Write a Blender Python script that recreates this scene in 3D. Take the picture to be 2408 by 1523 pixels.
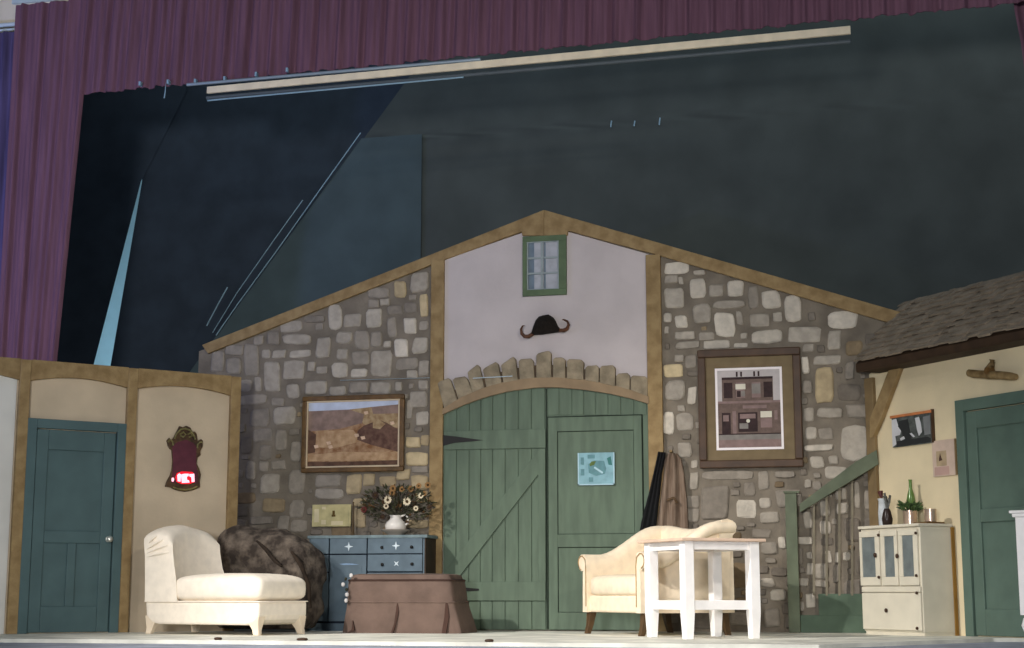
import bpy, math, random
from mathutils import Matrix, Vector, noise

for o in list(bpy.data.objects): bpy.data.objects.remove(o)
SC = bpy.context.scene
COL = SC.collection
R = math.radians
rnd = random.Random(7)

# ------------------------------------------------------------------ camera
FPX, W_PX, H_PX = 3700.0, 2408, 1523
PITCH, YAW = math.atan(632 / 3700.0), R(13.2)
CAM_LOC = Vector((3.19, -15.0, 0.36))
cd = bpy.data.cameras.new('camera'); cam = bpy.data.objects.new('camera', cd); COL.objects.link(cam)
cam.location = CAM_LOC; cam.rotation_euler = (R(90) + PITCH, 0, YAW)
cd.sensor_fit = 'HORIZONTAL'; cd.sensor_width = 36; cd.lens = FPX / W_PX * 36
cd.clip_end = 200
SC.camera = cam
CAM_R = cam.rotation_euler.to_matrix()

# ------------------------------------------------------------------ exposure, world
SC.view_settings.view_transform = 'Standard'; SC.view_settings.look = 'None'
SC.view_settings.exposure = 0.0; SC.view_settings.gamma = 1.0; SC.view_settings.use_curve_mapping = False
wd = bpy.data.worlds.new('house'); SC.world = wd; wd.use_nodes = True
wd.node_tree.nodes['Background'].inputs[0].default_value = (0.50, 0.62, 0.80, 1)
wd.node_tree.nodes['Background'].inputs[1].default_value = 0.15

# ------------------------------------------------------------------ stage lamps and added fill lights
def spot(name, loc, aim, power, color, angle=60, blend=0.6, radius=0.15):
    l = bpy.data.lights.new(name, 'SPOT'); o = bpy.data.objects.new(name, l); COL.objects.link(o)
    o.location = loc
    d = Vector(aim) - Vector(loc)
    o.rotation_euler = d.to_track_quat('-Z', 'Y').to_euler()
    l.energy = power; l.color = color; l.spot_size = R(angle); l.spot_blend = blend; l.shadow_soft_size = radius
    return o
spot('front_lamp_left', (-6.5, -11.0, 7.6), (0.4, -2.3, 0.1), 7600, (1.0, 0.96, 0.92), 32, 1.0)
spot('front_lamp_right', (7.0, -13.0, 6.0), (-0.6, -0.9, 0.9), 1600, (1.0, 0.93, 0.82), 42, 0.9)
spot('front_fill', (1.0, -21.0, 1.6), (0.2, 0, 2.4), 5000, (0.95, 0.97, 1.0), 80, 0.6, 0.9)  # added low fill from the front, lifts furniture and drapes
spot('chaise_fill', (-6.0, -8.5, 5.2), (-2.3, -1.7, 0.35), 1150, (1.0, 0.95, 0.90), 24, 1.0)  # added spot that only brightens the chaise
spot('table_fill', (0.2, -12.0, 5.6), (1.55, -2.3, 0.4), 1500, (1.0, 0.97, 0.94), 12, 0.7)  # added spot that only brightens the white table
bl = bpy.data.lights.new('drape_fill', 'AREA'); bo = bpy.data.objects.new('drape_fill', bl); COL.objects.link(bo)
bl.shape = 'RECTANGLE'; bl.size = 12.0; bl.size_y = 0.25; bl.energy = 58; bl.color = (0.80, 0.94, 1.0)
bo.location = (1.0, 0.35, 7.3); bo.rotation_euler = (R(24), 0, 0)  # added unseen strip above, evens out the light on the drapes
spot('blue_side_lamp', (-7.5, -6.0, 3.2), (-4.4, -1.0, 4.4), 480, (0.35, 0.45, 1.0), 70, 0.9)
spot('backdrop_blue_lamp', (-3.6, 2.0, 0.2), (-3.6, 2.9, 2.0), 2100, (0.55, 0.85, 1.0), 150, 1.0)

# ------------------------------------------------------------------ pixel rays and frames
class Frame:
    def __init__(s, loc, rz):
        s.M = Matrix.Translation(Vector(loc)) @ Matrix.Rotation(rz, 4, 'Z'); s.I = s.M.inverted()
def ray(px, py):
    d = CAM_R @ Vector(((px - W_PX / 2) / FPX, -(py - H_PX / 2) / FPX, -1.0))
    return d
def uv(fr, px, py, n=0.0):
    """point where the sight line through a photo pixel meets the frame's plane y=n, in frame coordinates"""
    o = fr.I @ CAM_LOC; d = fr.I.to_3x3() @ ray(px, py)
    t = (n - o.y) / d.y
    return o + d * t
def floor_pt(px, py, z=0.0):
    d = ray(px, py); t = (z - CAM_LOC.z) / d.z
    return CAM_LOC + d * t
WORLD = Frame((0, 0, 0), 0)
BK = WORLD
c_left = uv(BK, 552, 1200, -0.62)
LF = Frame((c_left.x, c_left.y, 0), R(47.2))          # left set wall, x runs away from us, 0 at the far end
c_right = uv(BK, 2056, 1200, -0.04)
RF = Frame((c_right.x, c_right.y, 0), R(-51.0))       # right set wall, x runs towards us, 0 at the far end

# ------------------------------------------------------------------ materials
def lin(c):
    c = c / 255.0
    return c / 12.92 if c <= 0.04045 else ((c + 0.055) / 1.055) ** 2.4
def col(r, g, b): return (lin(r), lin(g), lin(b), 1.0)
def mat(name, rgb, rough=0.8, var=0.12, scale=6.0, rgb2=None, stretch=None, bump=0.0, bscale=40.0, metal=0.0, spec=0.3,
        emit=None, estr=0.0, detail=4.0, lo=0.35, hi=0.65):
    m = bpy.data.materials.new(name); m.use_nodes = True
    nt = m.node_tree; b = nt.nodes['Principled BSDF']
    b.inputs['Roughness'].default_value = rough; b.inputs['Metallic'].default_value = metal
    b.inputs['Specular IOR Level'].default_value = spec
    tc = nt.nodes.new('ShaderNodeTexCoord'); mp = nt.nodes.new('ShaderNodeMapping')
    nt.links.new(tc.outputs['Object'], mp.inputs['Vector'])
    if stretch: mp.inputs['Scale'].default_value = stretch
    nz = nt.nodes.new('ShaderNodeTexNoise'); nz.inputs['Scale'].default_value = scale; nz.inputs['Detail'].default_value = detail
    nt.links.new(mp.outputs['Vector'], nz.inputs['Vector'])
    rp = nt.nodes.new('ShaderNodeValToRGB')
    a = col(*rgb)
    if rgb2: c2 = col(*rgb2)
    else: c2 = tuple(x * (1 - 2.2 * var) for x in a[:3]) + (1,)
    rp.color_ramp.elements[0].position = lo; rp.color_ramp.elements[0].color = c2
    rp.color_ramp.elements[1].position = hi; rp.color_ramp.elements[1].color = a
    nt.links.new(nz.outputs['Fac'], rp.inputs['Fac']); nt.links.new(rp.outputs['Color'], b.inputs['Base Color'])
    if bump:
        n2 = nt.nodes.new('ShaderNodeTexNoise'); n2.inputs['Scale'].default_value = bscale
        nt.links.new(mp.outputs['Vector'], n2.inputs['Vector'])
        bp = nt.nodes.new('ShaderNodeBump'); bp.inputs['Strength'].default_value = bump; bp.inputs['Distance'].default_value = 0.02
        nt.links.new(n2.outputs['Fac'], bp.inputs['Height']); nt.links.new(bp.outputs['Normal'], b.inputs['Normal'])
    if emit:
        b.inputs['Emission Color'].default_value = col(*emit); b.inputs['Emission Strength'].default_value = estr
    return m
M = {}
M['floor'] = mat('painted stage floor', (238, 236, 222), 0.7, 0.15, 3.0, bump=0.1)
M['apron'] = mat('grey apron floor', (172, 178, 192), 0.7, 0.15, 4.0)
M['mortar'] = mat('scenic mortar', (130, 120, 106), 0.9, 0.16, 5.0, bump=0.3)
M['plaster'] = mat('pale plaster', (198, 188, 186), 0.9, 0.05, 2.5, bump=0.15)
M['lplaster'] = mat('tan plaster', (204, 186, 160), 0.9, 0.09, 2.0, bump=0.1)
M['lit_plaster'] = mat('brighter-lit plaster', (214, 212, 205), 0.9, 0.06, 2.0)  # same wall, its brighter light put into a paler colour
M['rplaster'] = mat('yellow plaster', (228, 211, 174), 0.9, 0.05, 2.5, bump=0.1)
M['wood'] = mat('painted timber', (156, 132, 92), 0.75, 0.13, 5.0, rgb2=(132, 108, 72), stretch=(2, 2, 2), bump=0.2)
M['rwood'] = mat('dim timber', (136, 114, 80), 0.75, 0.12, 5.0, bump=0.2)
M['dkwood'] = mat('dark timber', (66, 48, 32), 0.7, 0.15, 9.0)
M['voussoir'] = mat('arch stone', (156, 142, 118), 0.9, 0.18, 9.0, bump=0.4)
M['archwood'] = mat('arch band', (150, 128, 100), 0.8, 0.10, 6.0)
M['gdoor'] = mat('green barn door', (94, 110, 92), 0.65, 0.10, 4.0, stretch=(4, 4, 0.7))
M['ggroove'] = mat('door groove', (40, 50, 40), 0.9, 0.1)
M['tdoor'] = mat('teal door', (78, 101, 103), 0.6, 0.08, 4.0)  # green door with the bluish light on it mixed into the colour
M['rdoor'] = mat('right green door', (92, 112, 100), 0.6, 0.08, 4.0)
M['iron'] = mat('black iron', (28, 26, 24), 0.6, 0.1)
M['brass'] = mat('brass knob', (226, 226, 216), 0.3, 0.05, metal=0.7)
M['cream'] = mat('cream upholstery', (250, 238, 220), 0.9, 0.04, 14.0, bump=0.08, bscale=120)
M['cream2'] = mat('cream upholstery loveseat', (244, 226, 198), 0.9, 0.05, 14.0, bump=0.08, bscale=120)
M['piping'] = mat('piping', (170, 140, 98), 0.9, 0.05)
M['cleg'] = mat('cream leg', (244, 226, 200), 0.6, 0.05)
M['brleg'] = mat('walnut leg', (92, 70, 46), 0.5, 0.15, 14)
M['white'] = mat('white paint', (247, 243, 240), 0.5, 0.03, 10)
M['tabletop'] = mat('table top wood', (226, 196, 172), 0.5, 0.08, 8)
M['blue'] = mat('blue milk paint', (98, 115, 126), 0.6, 0.10, 7.0)
M['bluegap'] = mat('drawer gap', (34, 42, 56), 0.9, 0.1)
M['blueside'] = mat('dresser side', (62, 50, 40), 0.8, 0.15)
M['bluetop'] = mat('dresser top', (120, 138, 142), 0.6, 0.15, 9)
M['star'] = mat('white stencil', (214, 226, 232), 0.8, 0.05)
M['throw'] = mat('dark woven throw', (120, 108, 96), 0.95, 0.2, 9.0, rgb2=(60, 52, 46), bump=0.8, bscale=30, lo=0.40, hi=0.66)
M['cover'] = mat('brown cloth cover', (110, 91, 81), 0.95, 0.12, 5.0, bump=0.25, bscale=25)
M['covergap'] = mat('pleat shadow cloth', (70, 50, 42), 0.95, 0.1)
M['burg'] = mat('burgundy velour', (126, 88, 104), 0.9, 0.13, 5.0, stretch=(5, 1, 0.25), bump=0.2)
M['burgb'] = mat('violet velour', (96, 84, 124), 0.9, 0.22, 5.0, stretch=(5, 1, 0.25))
M['black'] = mat('black masking cloth', (52, 62, 74), 0.95, 0.12, 3.0)
M['teal'] = mat('backdrop cloth in a lit teal tone', (74, 88, 92), 0.95, 0.10, 2.0)  # stronger light than on the masking cloth, put into a lighter colour
M['olive'] = mat('dark olive backdrop cloth', (76, 82, 80), 0.95, 0.10, 2.0)
M['cyc'] = mat('pale cyclorama', (200, 220, 228), 0.9, 0.03)
M['batten'] = mat('pine batten', (250, 232, 200), 0.6, 0.06, 8)
M['pipe'] = mat('steel pipe', (190, 205, 215), 0.3, 0.03, metal=0.6)
M['darkpipe'] = mat('dark pipe', (92, 100, 104), 0.5, 0.05)
M['cord'] = mat('pale cord', (150, 180, 196), 0.7, 0.05)
M['housewall'] = mat('cream house wall', (236, 222, 200), 0.9, 0.05)
M['roof'] = mat('weathered shingle', (150, 135, 116), 0.95, 0.16, 7.0, bump=0.4)
M['glass'] = mat('cabinet glass', (118, 126, 126), 0.25, 0.12, 10.0, spec=0.5)
M['winglass'] = mat('window glass', (112, 128, 142), 0.3, 0.12, 8.0, spec=0.5)
M['hoosier'] = mat('ivory cabinet paint', (214, 206, 186), 0.6, 0.04, 6)
M['knob'] = mat('dark knob', (66, 44, 28), 0.5, 0.1)
M['fur'] = mat('black fur', (34, 28, 22), 1.0, 0.2, 40, bump=0.8, bscale=90)
M['horn'] = mat('horn', (96, 58, 34), 0.5, 0.25, 14)
M['frame_gold'] = mat('gilded brown frame', (110, 82, 48), 0.45, 0.2, 12)
M['fillet'] = mat('pale fillet', (200, 180, 150), 0.6, 0.05)
M['frame_dk'] = mat('dark walnut frame', (78, 56, 38), 0.5, 0.15, 8)
M['mount'] = mat('olive mount', (122, 106, 80), 0.9, 0.08, 8)
M['whiteline'] = mat('white bevel', (238, 230, 230), 0.7, 0.03)
M['gtrim'] = mat('green window frame', (94, 112, 82), 0.7, 0.1, 8)
M['muntin'] = mat('pale muntin', (150, 160, 160), 0.7, 0.05)
M['net'] = mat('net curtain', (178, 180, 186), 0.9, 0.1, 12)
M['dark'] = mat('dark interior', (30, 26, 30), 0.9, 0.1)

# ------------------------------------------------------------------ mesh builder
class MB:
    def __init__(s): s.v = []; s.f = []; s.mi = []
    def add(s, vs, fs, mi=0):
        b = len(s.v); s.v += [Vector(p) for p in vs]
        for f in fs: s.f.append([i + b for i in f]); s.mi.append(mi)
        return s
    def box(s, x0, x1, y0, y1, z0, z1, mi=0):
        vs = [(x0, y0, z0), (x1, y0, z0), (x1, y1, z0), (x0, y1, z0), (x0, y0, z1), (x1, y0, z1), (x1, y1, z1), (x0, y1, z1)]
        return s.add(vs, [(0, 3, 2, 1), (4, 5, 6, 7), (0, 1, 5, 4), (1, 2, 6, 5), (2, 3, 7, 6), (3, 0, 4, 7)], mi)
    def poly(s, pts, y0, y1, mi=0):
        """outline in x,z (any winding) pushed from y0 (front) back to y1"""
        a = sum(pts[i][0] * pts[(i + 1) % len(pts)][1] - pts[(i + 1) % len(pts)][0] * pts[i][1] for i in range(len(pts)))
        if a < 0: pts = pts[::-1]
        n = len(pts)
        vs = [(p[0], y0, p[1]) for p in pts] + [(p[0], y1, p[1]) for p in pts]
        fs = [tuple(range(n)), tuple(range(2 * n - 1, n - 1, -1))] + [(i, i + n, (i + 1) % n + n, (i + 1) % n) for i in range(n)]
        return s.add(vs, fs, mi)
    def hexa(s, a, b, mi=0):
        """two quads (4 points each, same order) joined"""
        vs = list(a) + list(b)
        return s.add(vs, [(0, 1, 2, 3), (7, 6, 5, 4)] + [(i, i + 4, (i + 1) % 4 + 4, (i + 1) % 4) for i in range(4)], mi)
    def loft(s, rings, cap=True, mi=0, closed=True):
        n = len(rings[0]); vs = [p for r in rings for p in r]; fs = []
        for k in range(len(rings) - 1):
            for i in range(n if closed else n - 1):
                j = (i + 1) % n
                fs.append((k * n + i, k * n + j, (k + 1) * n + j, (k + 1) * n + i))
        if cap and closed:
            fs.append(tuple(range(n - 1, -1, -1))); fs.append(tuple((len(rings) - 1) * n + i for i in range(n)))
        return s.add(vs, fs, mi)
    def tube(s, pts, r, n=8, mi=0):
        pts = [Vector(p) for p in pts]; rings = []
        for k, p in enumerate(pts):
            d = (pts[min(k + 1, len(pts) - 1)] - pts[max(k - 1, 0)]).normalized()
            up = Vector((0, 0, 1)) if abs(d.z) < 0.9 else Vector((0, 1, 0))
            a = d.cross(up).normalized(); b = a.cross(d)
            rr = r[k] if isinstance(r, (list, tuple)) else r
            rings.append([p + a * (rr * math.cos(2 * math.pi * i / n)) + b * (rr * math.sin(2 * math.pi * i / n)) for i in range(n)])
        return s.loft(rings, True, mi)
    def lathe(s, prof, c=(0, 0, 0), n=20, mi=0):
        rings = [[(c[0] + r * math.cos(2 * math.pi * i / n), c[1] + r * math.sin(2 * math.pi * i / n), c[2] + z) for i in range(n)] for r, z in prof]
        return s.loft(rings, True, mi)
    def rbox(s, c, h, e=0.3, nu=20, nv=14, e2=None, fn=None, mi=0):
        """superellipsoid cushion; e small = boxy"""
        e2 = e if e2 is None else e2
        sp = lambda w, m: math.copysign(abs(w) ** m, w)
        rings = []
        for k in range(nv + 1):
            ph = -math.pi / 2 + math.pi * k / nv
            ph = max(-math.pi / 2 + 0.02, min(math.pi / 2 - 0.02, ph))
            ring = []
            for i in range(nu):
                th = 2 * math.pi * i / nu
                p = Vector((h[0] * sp(math.cos(ph), e2) * sp(math.cos(th), e), h[1] * sp(math.cos(ph), e2) * sp(math.sin(th), e), h[2] * sp(math.sin(ph), e2)))
                p += Vector(c)
                if fn: p = fn(p)
                ring.append(p)
            rings.append(ring)
        return s.loft(rings, True, mi)
    def disc(s, c, r, y0, y1, n=16, sx=1.0, mi=0):
        return s.poly([(c[0] + r * sx * math.cos(2 * math.pi * i / n), c[1] + r * math.sin(2 * math.pi * i / n)) for i in range(n)], y0, y1, mi)
    def line(s, x0, z0, x1, z1, w, y0, y1, mi=0):
        d = Vector((x1 - x0, z1 - z0)); d.normalize(); nx, nz = -d.y * w / 2, d.x * w / 2
        return s.poly([(x0 + nx, z0 + nz), (x1 + nx, z1 + nz), (x1 - nx, z1 - nz), (x0 - nx, z0 - nz)], y0, y1, mi)

ORG = {}
def _mesh(name, mb, mats, org, smooth):
    me = bpy.data.meshes.new(name)
    me.from_pydata([tuple(p - org) for p in mb.v], [], mb.f)
    for m in (mats if isinstance(mats, (list, tuple)) else [mats]): me.materials.append(m)
    me.polygons.foreach_set('material_index', mb.mi)
    if smooth:
        me.polygons.foreach_set('use_smooth', [True] * len(me.polygons))
        me.set_sharp_from_angle(angle=R(smooth if smooth > 1 else 45))
    me.validate(); me.update()
    return me
def finish(o, bevel):
    if bevel:
        b = o.modifiers.new('bevel', 'BEVEL'); b.width = bevel; b.segments = 2; b.limit_method = 'ANGLE'; b.angle_limit = R(40)
def tag(o, label=None, cat=None, group=None, kind=None):
    if label: o['label'] = label
    if cat: o['category'] = cat
    if group: o['group'] = group
    if kind: o['kind'] = kind
    return o
def thing(name, label, cat, fr, org, group=None, kind=None):
    e = bpy.data.objects.new(name, None); COL.objects.link(e); e.empty_display_size = 0.1
    e.matrix_world = fr.M @ Matrix.Translation(Vector(org)); ORG[e] = Vector(org)
    return tag(e, label, cat, group, kind)
def part(name, mb, mats, parent, smooth=0, bevel=0, label=None):
    org = ORG[parent]
    o = bpy.data.objects.new(name, _mesh(name, mb, mats, org, smooth)); COL.objects.link(o)
    o.parent = parent; ORG[o] = org; finish(o, bevel)
    if label: o['label'] = label
    return o
def solo(name, mb, mats, fr, label=None, cat=None, group=None, kind=None, smooth=0, bevel=0):
    lo = Vector([min(p[i] for p in mb.v) for i in range(3)]); hi = Vector([max(p[i] for p in mb.v) for i in range(3)])
    org = Vector(((lo.x + hi.x) / 2, (lo.y + hi.y) / 2, lo.z))
    o = bpy.data.objects.new(name, _mesh(name, mb, mats, org, smooth)); COL.objects.link(o)
    o.matrix_world = fr.M @ Matrix.Translation(org); ORG[o] = org; finish(o, bevel)
    return tag(o, label, cat, group, kind)
def struct(name, mb, mats, fr, label, cat, smooth=0, bevel=0): return solo(name, mb, mats, fr, label, cat, None, 'structure', smooth, bevel)
def bx(fr, px, py, n=0.0):
    p = uv(fr, px, py, n); return (p.x, p.z)
def rect(fr, px0, py0, px1, py1, n=0.0):
    """box of frame coordinates spanned by two photo corners: x0,x1,z0,z1"""
    ym, xm = (py0 + py1) / 2, (px0 + px1) / 2
    return uv(fr, px0, ym, n).x, uv(fr, px1, ym, n).x, uv(fr, xm, py1, n).z, uv(fr, xm, py0, n).z

# ================================================================== FLOOR
e0, e1 = floor_pt(-300, 1507), floor_pt(1930, 1512)
e2 = floor_pt(2290, 1500)
fy = floor_pt(900, 1508).y
mb = MB()
fl = [(-9, fy), (e1.x, fy), (e2.x + 0.15, e2.y), (9, 0.4), (9, 4.5), (-9, 4.5)]
n = len(fl)
mb.add([(x, y, 0) for x, y in fl] + [(x, y, -0.03) for x, y in fl], [tuple(range(n)), tuple(range(2 * n - 1, n - 1, -1))] + [(i, i + n, (i + 1) % n + n, (i + 1) % n) for i in range(n)])
struct('floor', mb, M['floor'], WORLD, 'pale painted stage floor under the set furniture', 'floor')
mb = MB().box(-9, 9, -22, 4.5, -0.13, -0.03)
struct('floor_apron', mb, M['apron'], WORLD, 'grey blue apron floor in front of the pale stage floor', 'floor')

# ================================================================== BACK WALL
PEAK = bx(BK, 1281, 497)
LOW_L, LOW_R = bx(BK, 478, 812), bx(BK, 2125, 745)
XL = bx(BK, 462, 1000)[0]; XR = bx(BK, 2140, 1000)[0]
mb = MB()
mb.poly([(XL, 0), (XR, 0), (XR, LOW_R[1] - 0.06), (PEAK[0], PEAK[1] - 0.03), (XL, LOW_L[1] - 0.06)], 0.0, 0.05)
wall_back = struct('wall_back', mb, M['mortar'], WORLD, 'gabled back set wall painted with mortar and stones', 'wall')
# plaster gable panel with arch-top base
px0, px1 = bx(BK, 1042, 800)[0], bx(BK, 1528, 800)[0]
zl, zr = bx(BK, 1045, 612)[1], bx(BK, 1525, 598)[1]
pk = bx(BK, 1281, 530)
mb = MB().poly([(px0, 0.2), (px1, 0.2), (px1, zr), pk, (px0, zl)], -0.012, -0.001)
part('plaster_panel', mb, M['plaster'], wall_back, label='pale plaster gable panel over the barn door')

# stones: zoom lists  (x0,y0,x1,y1,tone[,warm])
S_UL = [(1428,525,1545,655,5),(1320,585,1400,690,6,1),(1150,625,1290,695,4),(1155,705,1222,755,4),(1232,700,1290,740,5),(1490,668,1540,815,7,1),(1420,675,1465,705,4),(1390,725,1470,790,3),(1280,745,1375,800,3),(1140,765,1240,885,6),(995,800,1105,880,5),(893,735,980,900,6),(1385,825,1465,925,7),(1485,845,1540,900,5),(1280,820,1335,950,4),(580,845,720,915,5),(810,860,860,900,4),(735,810,870,850,3),(595,930,780,995,5),(640,1035,780,1080,6),(410,940,470,1000,4),(495,910,575,1000,3),(945,915,1045,990,5),(1065,905,1160,1030,4),(1170,915,1240,1010,4),(1325,960,1410,1078,8),(1440,950,1540,1055,6),(1255,975,1300,1015,6),(815,950,905,1085,5),(950,1025,1020,1095,5),(1045,1040,1160,1130,4),(1170,1035,1305,1205,5),(1335,1085,1475,1160,4),(1482,1100,1545,1200,5),(225,1000,340,1065,4),(345,990,440,1205,4),(460,1030,515,1085,5),(530,1035,615,1085,5),(130,1040,215,1175,4),(230,1085,325,1190,4),(475,1110,580,1305,5),(600,1100,740,1220,5),(760,1110,805,1170,5),(815,1140,885,1185,5),(915,1115,1020,1210,6),(1038,1155,1145,1210,7),(1405,1165,1470,1215,6),(740,1230,885,1325,5),(620,1255,705,1345,5),(415,1210,455,1300,5),(315,1225,390,1300,4),(900,1270,1010,1330,5),(1030,1240,1155,1315,4),(1165,1240,1300,1320,5),(1330,1240,1370,1300,5),(1425,1300,1535,1405,5),(1480,1230,1540,1290,5),(310,1325,495,1385,4),(525,1345,605,1395,4),(535,1400,680,1520,5),(1465,1435,1545,1520,6),(1405,1360,1440,1480,5)]
S_LL = [(1000,480,1070,530,7,1),(1075,470,1115,520,5,1),(1000,555,1110,620,7,1),(1030,625,1110,655,4),(870,675,950,720,5,1),(955,640,1020,690,6,1),(1025,670,1110,740,6,1),(355,445,410,545,4),(430,500,480,600,4),(275,520,335,590,3),(335,595,405,640,4),(275,600,320,650,4),(210,600,255,690,4),(280,660,375,760,5),(420,640,500,760,4),(550,665,680,725,4),(705,665,780,760,6,1),(790,660,845,720,6,1),(550,735,690,785,5),(290,785,400,850,4,1),(425,790,495,880,4),(230,875,340,910,3),(365,870,420,950,4),(430,890,510,950,4),(180,480,240,560,2),(230,340,325,430,3),(245,440,340,500,3),(740,785,800,820,6,1),(745,830,800,930,5,1),(1050,745,1110,800,6,1),(1000,890,1110,930,5,1)]
S_UR = [(160,295,305,365,8),(335,345,400,370,6),(160,375,240,420,5),(245,385,270,425,6),(310,395,405,510,7),(160,450,275,570,6),(425,430,510,500,5),(535,405,630,500,7),(450,525,640,570,5),(660,440,720,575,4),(740,465,850,570,7),(875,495,975,650,7),(155,600,200,655,7),(225,615,295,685,8),(330,545,435,660,5),(460,595,580,740,8),(670,605,785,680,5),(810,595,860,650,6),(590,590,625,670,5),(680,700,865,780,7),(895,680,1090,775,6),(220,710,340,755,6),(160,680,185,720,6),(365,715,455,760,5),(615,720,650,750,6),(390,763,550,810,7),(225,770,370,810,5),(575,780,655,805,7),(1135,585,1310,690,8),(1135,705,1210,815,6),(1050,855,1210,905,6),(980,860,1020,960,8),(985,785,1050,830,5),(1060,925,1165,1135,6,1),(1240,890,1290,995,4),(220,850,275,890,5),(285,850,350,925,4),(155,905,270,980,8,1),(165,1000,280,1120,5),(300,1040,350,1140,7),(240,1150,280,1185,5),(155,1190,215,1320,8),(230,1195,330,1300,5),(240,1370,320,1460,5),(320,1480,355,1523,6),(985,1000,1040,1080,4),(990,1165,1050,1245,5),(1070,1165,1220,1225,5),(1000,1280,1065,1350,6),(1080,1285,1165,1355,4),(990,1385,1165,1420,7),(1210,1270,1375,1480,6),(1030,1455,1110,1523,6),(1140,1450,1195,1500,5)]
S_LR = [(300,655,340,740,5),(285,770,345,830,4),(285,835,345,900,4),(355,720,490,890,3),(360,645,620,690,4),(640,650,690,740,4),(720,650,820,680,4),(530,790,630,880,7),(645,780,700,830,6),(650,850,740,905,5),(740,975,775,1030,7),(655,1000,735,1060,4),(700,1235,775,1290,7),(670,1330,745,1420,4),(500,1350,585,1410,4),(650,1180,720,1220,5),(970,625,1080,685,6),(870,690,900,730,5),(910,700,950,740,4),(980,740,1000,775,6),(1020,730,1075,790,6),(1115,700,1140,830,5),(1165,745,1210,840,4),(945,795,990,870,6),(1025,805,1085,860,6),(865,850,905,930,6),(945,895,1000,960,6),(1005,885,1025,910,5),(835,975,905,1010,7),(880,1050,905,1080,6),(975,1045,1000,1100,7),(1020,1050,1040,1100,7),(1060,1050,1095,1090,7),(880,1105,910,1160,6),(920,1105,985,1180,5),(840,1180,885,1215,6),(920,1190,985,1220,5),(875,1255,920,1325,7),(840,1295,865,1340,5),(1010,1110,1040,1200,3)]
stones = []
for lst, ox, oy, sc in ((S_UL, 450, 450, 2.769), (S_LL, 480, 800, 2.1067), (S_UR, 1500, 500, 2.538), (S_LR, 1480, 800, 2.1067)):
    for t in lst:
        x0, x1, z0, z1 = rect(BK, ox + t[0] / sc, oy + t[1] / sc, ox + t[2] / sc, oy + t[3] / sc)
        stones.append((x0, x1, z0, z1, t[4], len(t) > 5))
xpl, xpr = bx(BK, 1013, 900)[0], bx(BK, 1562, 900)[0]
def roof_z(x):
    if x < PEAK[0]: k = (x - LOW_L[0]) / (PEAK[0] - LOW_L[0]); return LOW_L[1] + k * (PEAK[1] - LOW_L[1])
    k = (x - PEAK[0]) / (LOW_R[0] - PEAK[0]); return PEAK[1] + k * (LOW_R[1] - PEAK[1])
stones = [(x0 - 0.006, x1 + 0.006, z0 - 0.006, z1 + 0.006, t, w) for x0, x1, z0, z1, t, w in stones]
GAP = 0.011
for pas, (n_, wa, wb, ha, hb) in enumerate(((2500, 0.16, 0.34, 0.12, 0.26), (5000, 0.11, 0.24, 0.08, 0.18), (7000, 0.07, 0.16, 0.05, 0.12), (6000, 0.045, 0.09, 0.04, 0.08))):
    for _ in range(n_):
        w = rnd.uniform(wa, wb); h = rnd.uniform(ha, hb); left = rnd.random() < 0.5
        x0 = rnd.uniform(XL + 0.02, xpl - w - 0.004) if left else rnd.uniform(xpr + 0.004, XR - w)
        z0 = rnd.uniform(0.02, 3.5)
        if z0 + h > min(roof_z(x0), roof_z(x0 + w)) - 0.19: continue
        if any(x0 < s[1] + GAP and x0 + w > s[0] - GAP and z0 < s[3] + GAP and z0 + h > s[2] - GAP for s in stones): continue
        stones.append((x0, x0 + w, z0, z0 + h, rnd.choice((2, 2, 3, 3, 4)), rnd.random() < 0.2))
TONES = []
for k in range(2, 9):
    f = (k - 2) / 6.0
    for warm in (0, 1):
        a, b = ((120, 111, 100), (214, 204, 188)) if not warm else ((128, 110, 86), (216, 196, 156))
        c = [a[i] + (b[i] - a[i]) * f for i in range(3)]
        TONES.append(mat('painted stone %d %d' % (k, warm), c, 0.9, 0.10, 14.0, bump=0.3))
def stone(mb, x0, x1, z0, z1, mi, d):
    cx, cz, hx, hz = (x0 + x1) / 2, (z0 + z1) / 2, (x1 - x0) / 2, (z1 - z0) / 2
    N = 14; e = rnd.uniform(0.28, 0.55)
    sp = lambda w: math.copysign(abs(w) ** e, w)
    sk, rot = rnd.uniform(-0.12, 0.12), rnd.uniform(-0.05, 0.05)
    o1, o2, o3 = [], [], []
    ins = min(0.018, 0.25 * min(hx, hz))
    for i in range(N):
        t = 2 * math.pi * (i + 0.5) / N; j = rnd.uniform(0.93, 1.03)
        ux, uz = sp(math.cos(t)) * j, sp(math.sin(t)) * j
        x = cx + ux * hx + sk * uz * hz; z = cz + uz * hz + rot * ux * hx
        o1.append((x, 0.004, z)); o2.append((cx + (x - cx) * (1 - ins * 0.3 / hx), -d * 0.6, cz + (z - cz) * (1 - ins * 0.3 / hz)))
        o3.append((cx + (x - cx) * (1 - ins / hx), -d - rnd.uniform(-0.003, 0.003), cz + (z - cz) * (1 - ins / hz)))
    mb.loft([o1, o2, o3], True, mi)
mb = MB()
for s in stones: stone(mb, s[0], s[1], s[2], s[3], (s[4] - 2) * 2 + (1 if s[5] else 0), rnd.uniform(0.010, 0.022))
part('stonework', mb, TONES, wall_back, label='grey and cream fieldstones in relief')

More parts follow.
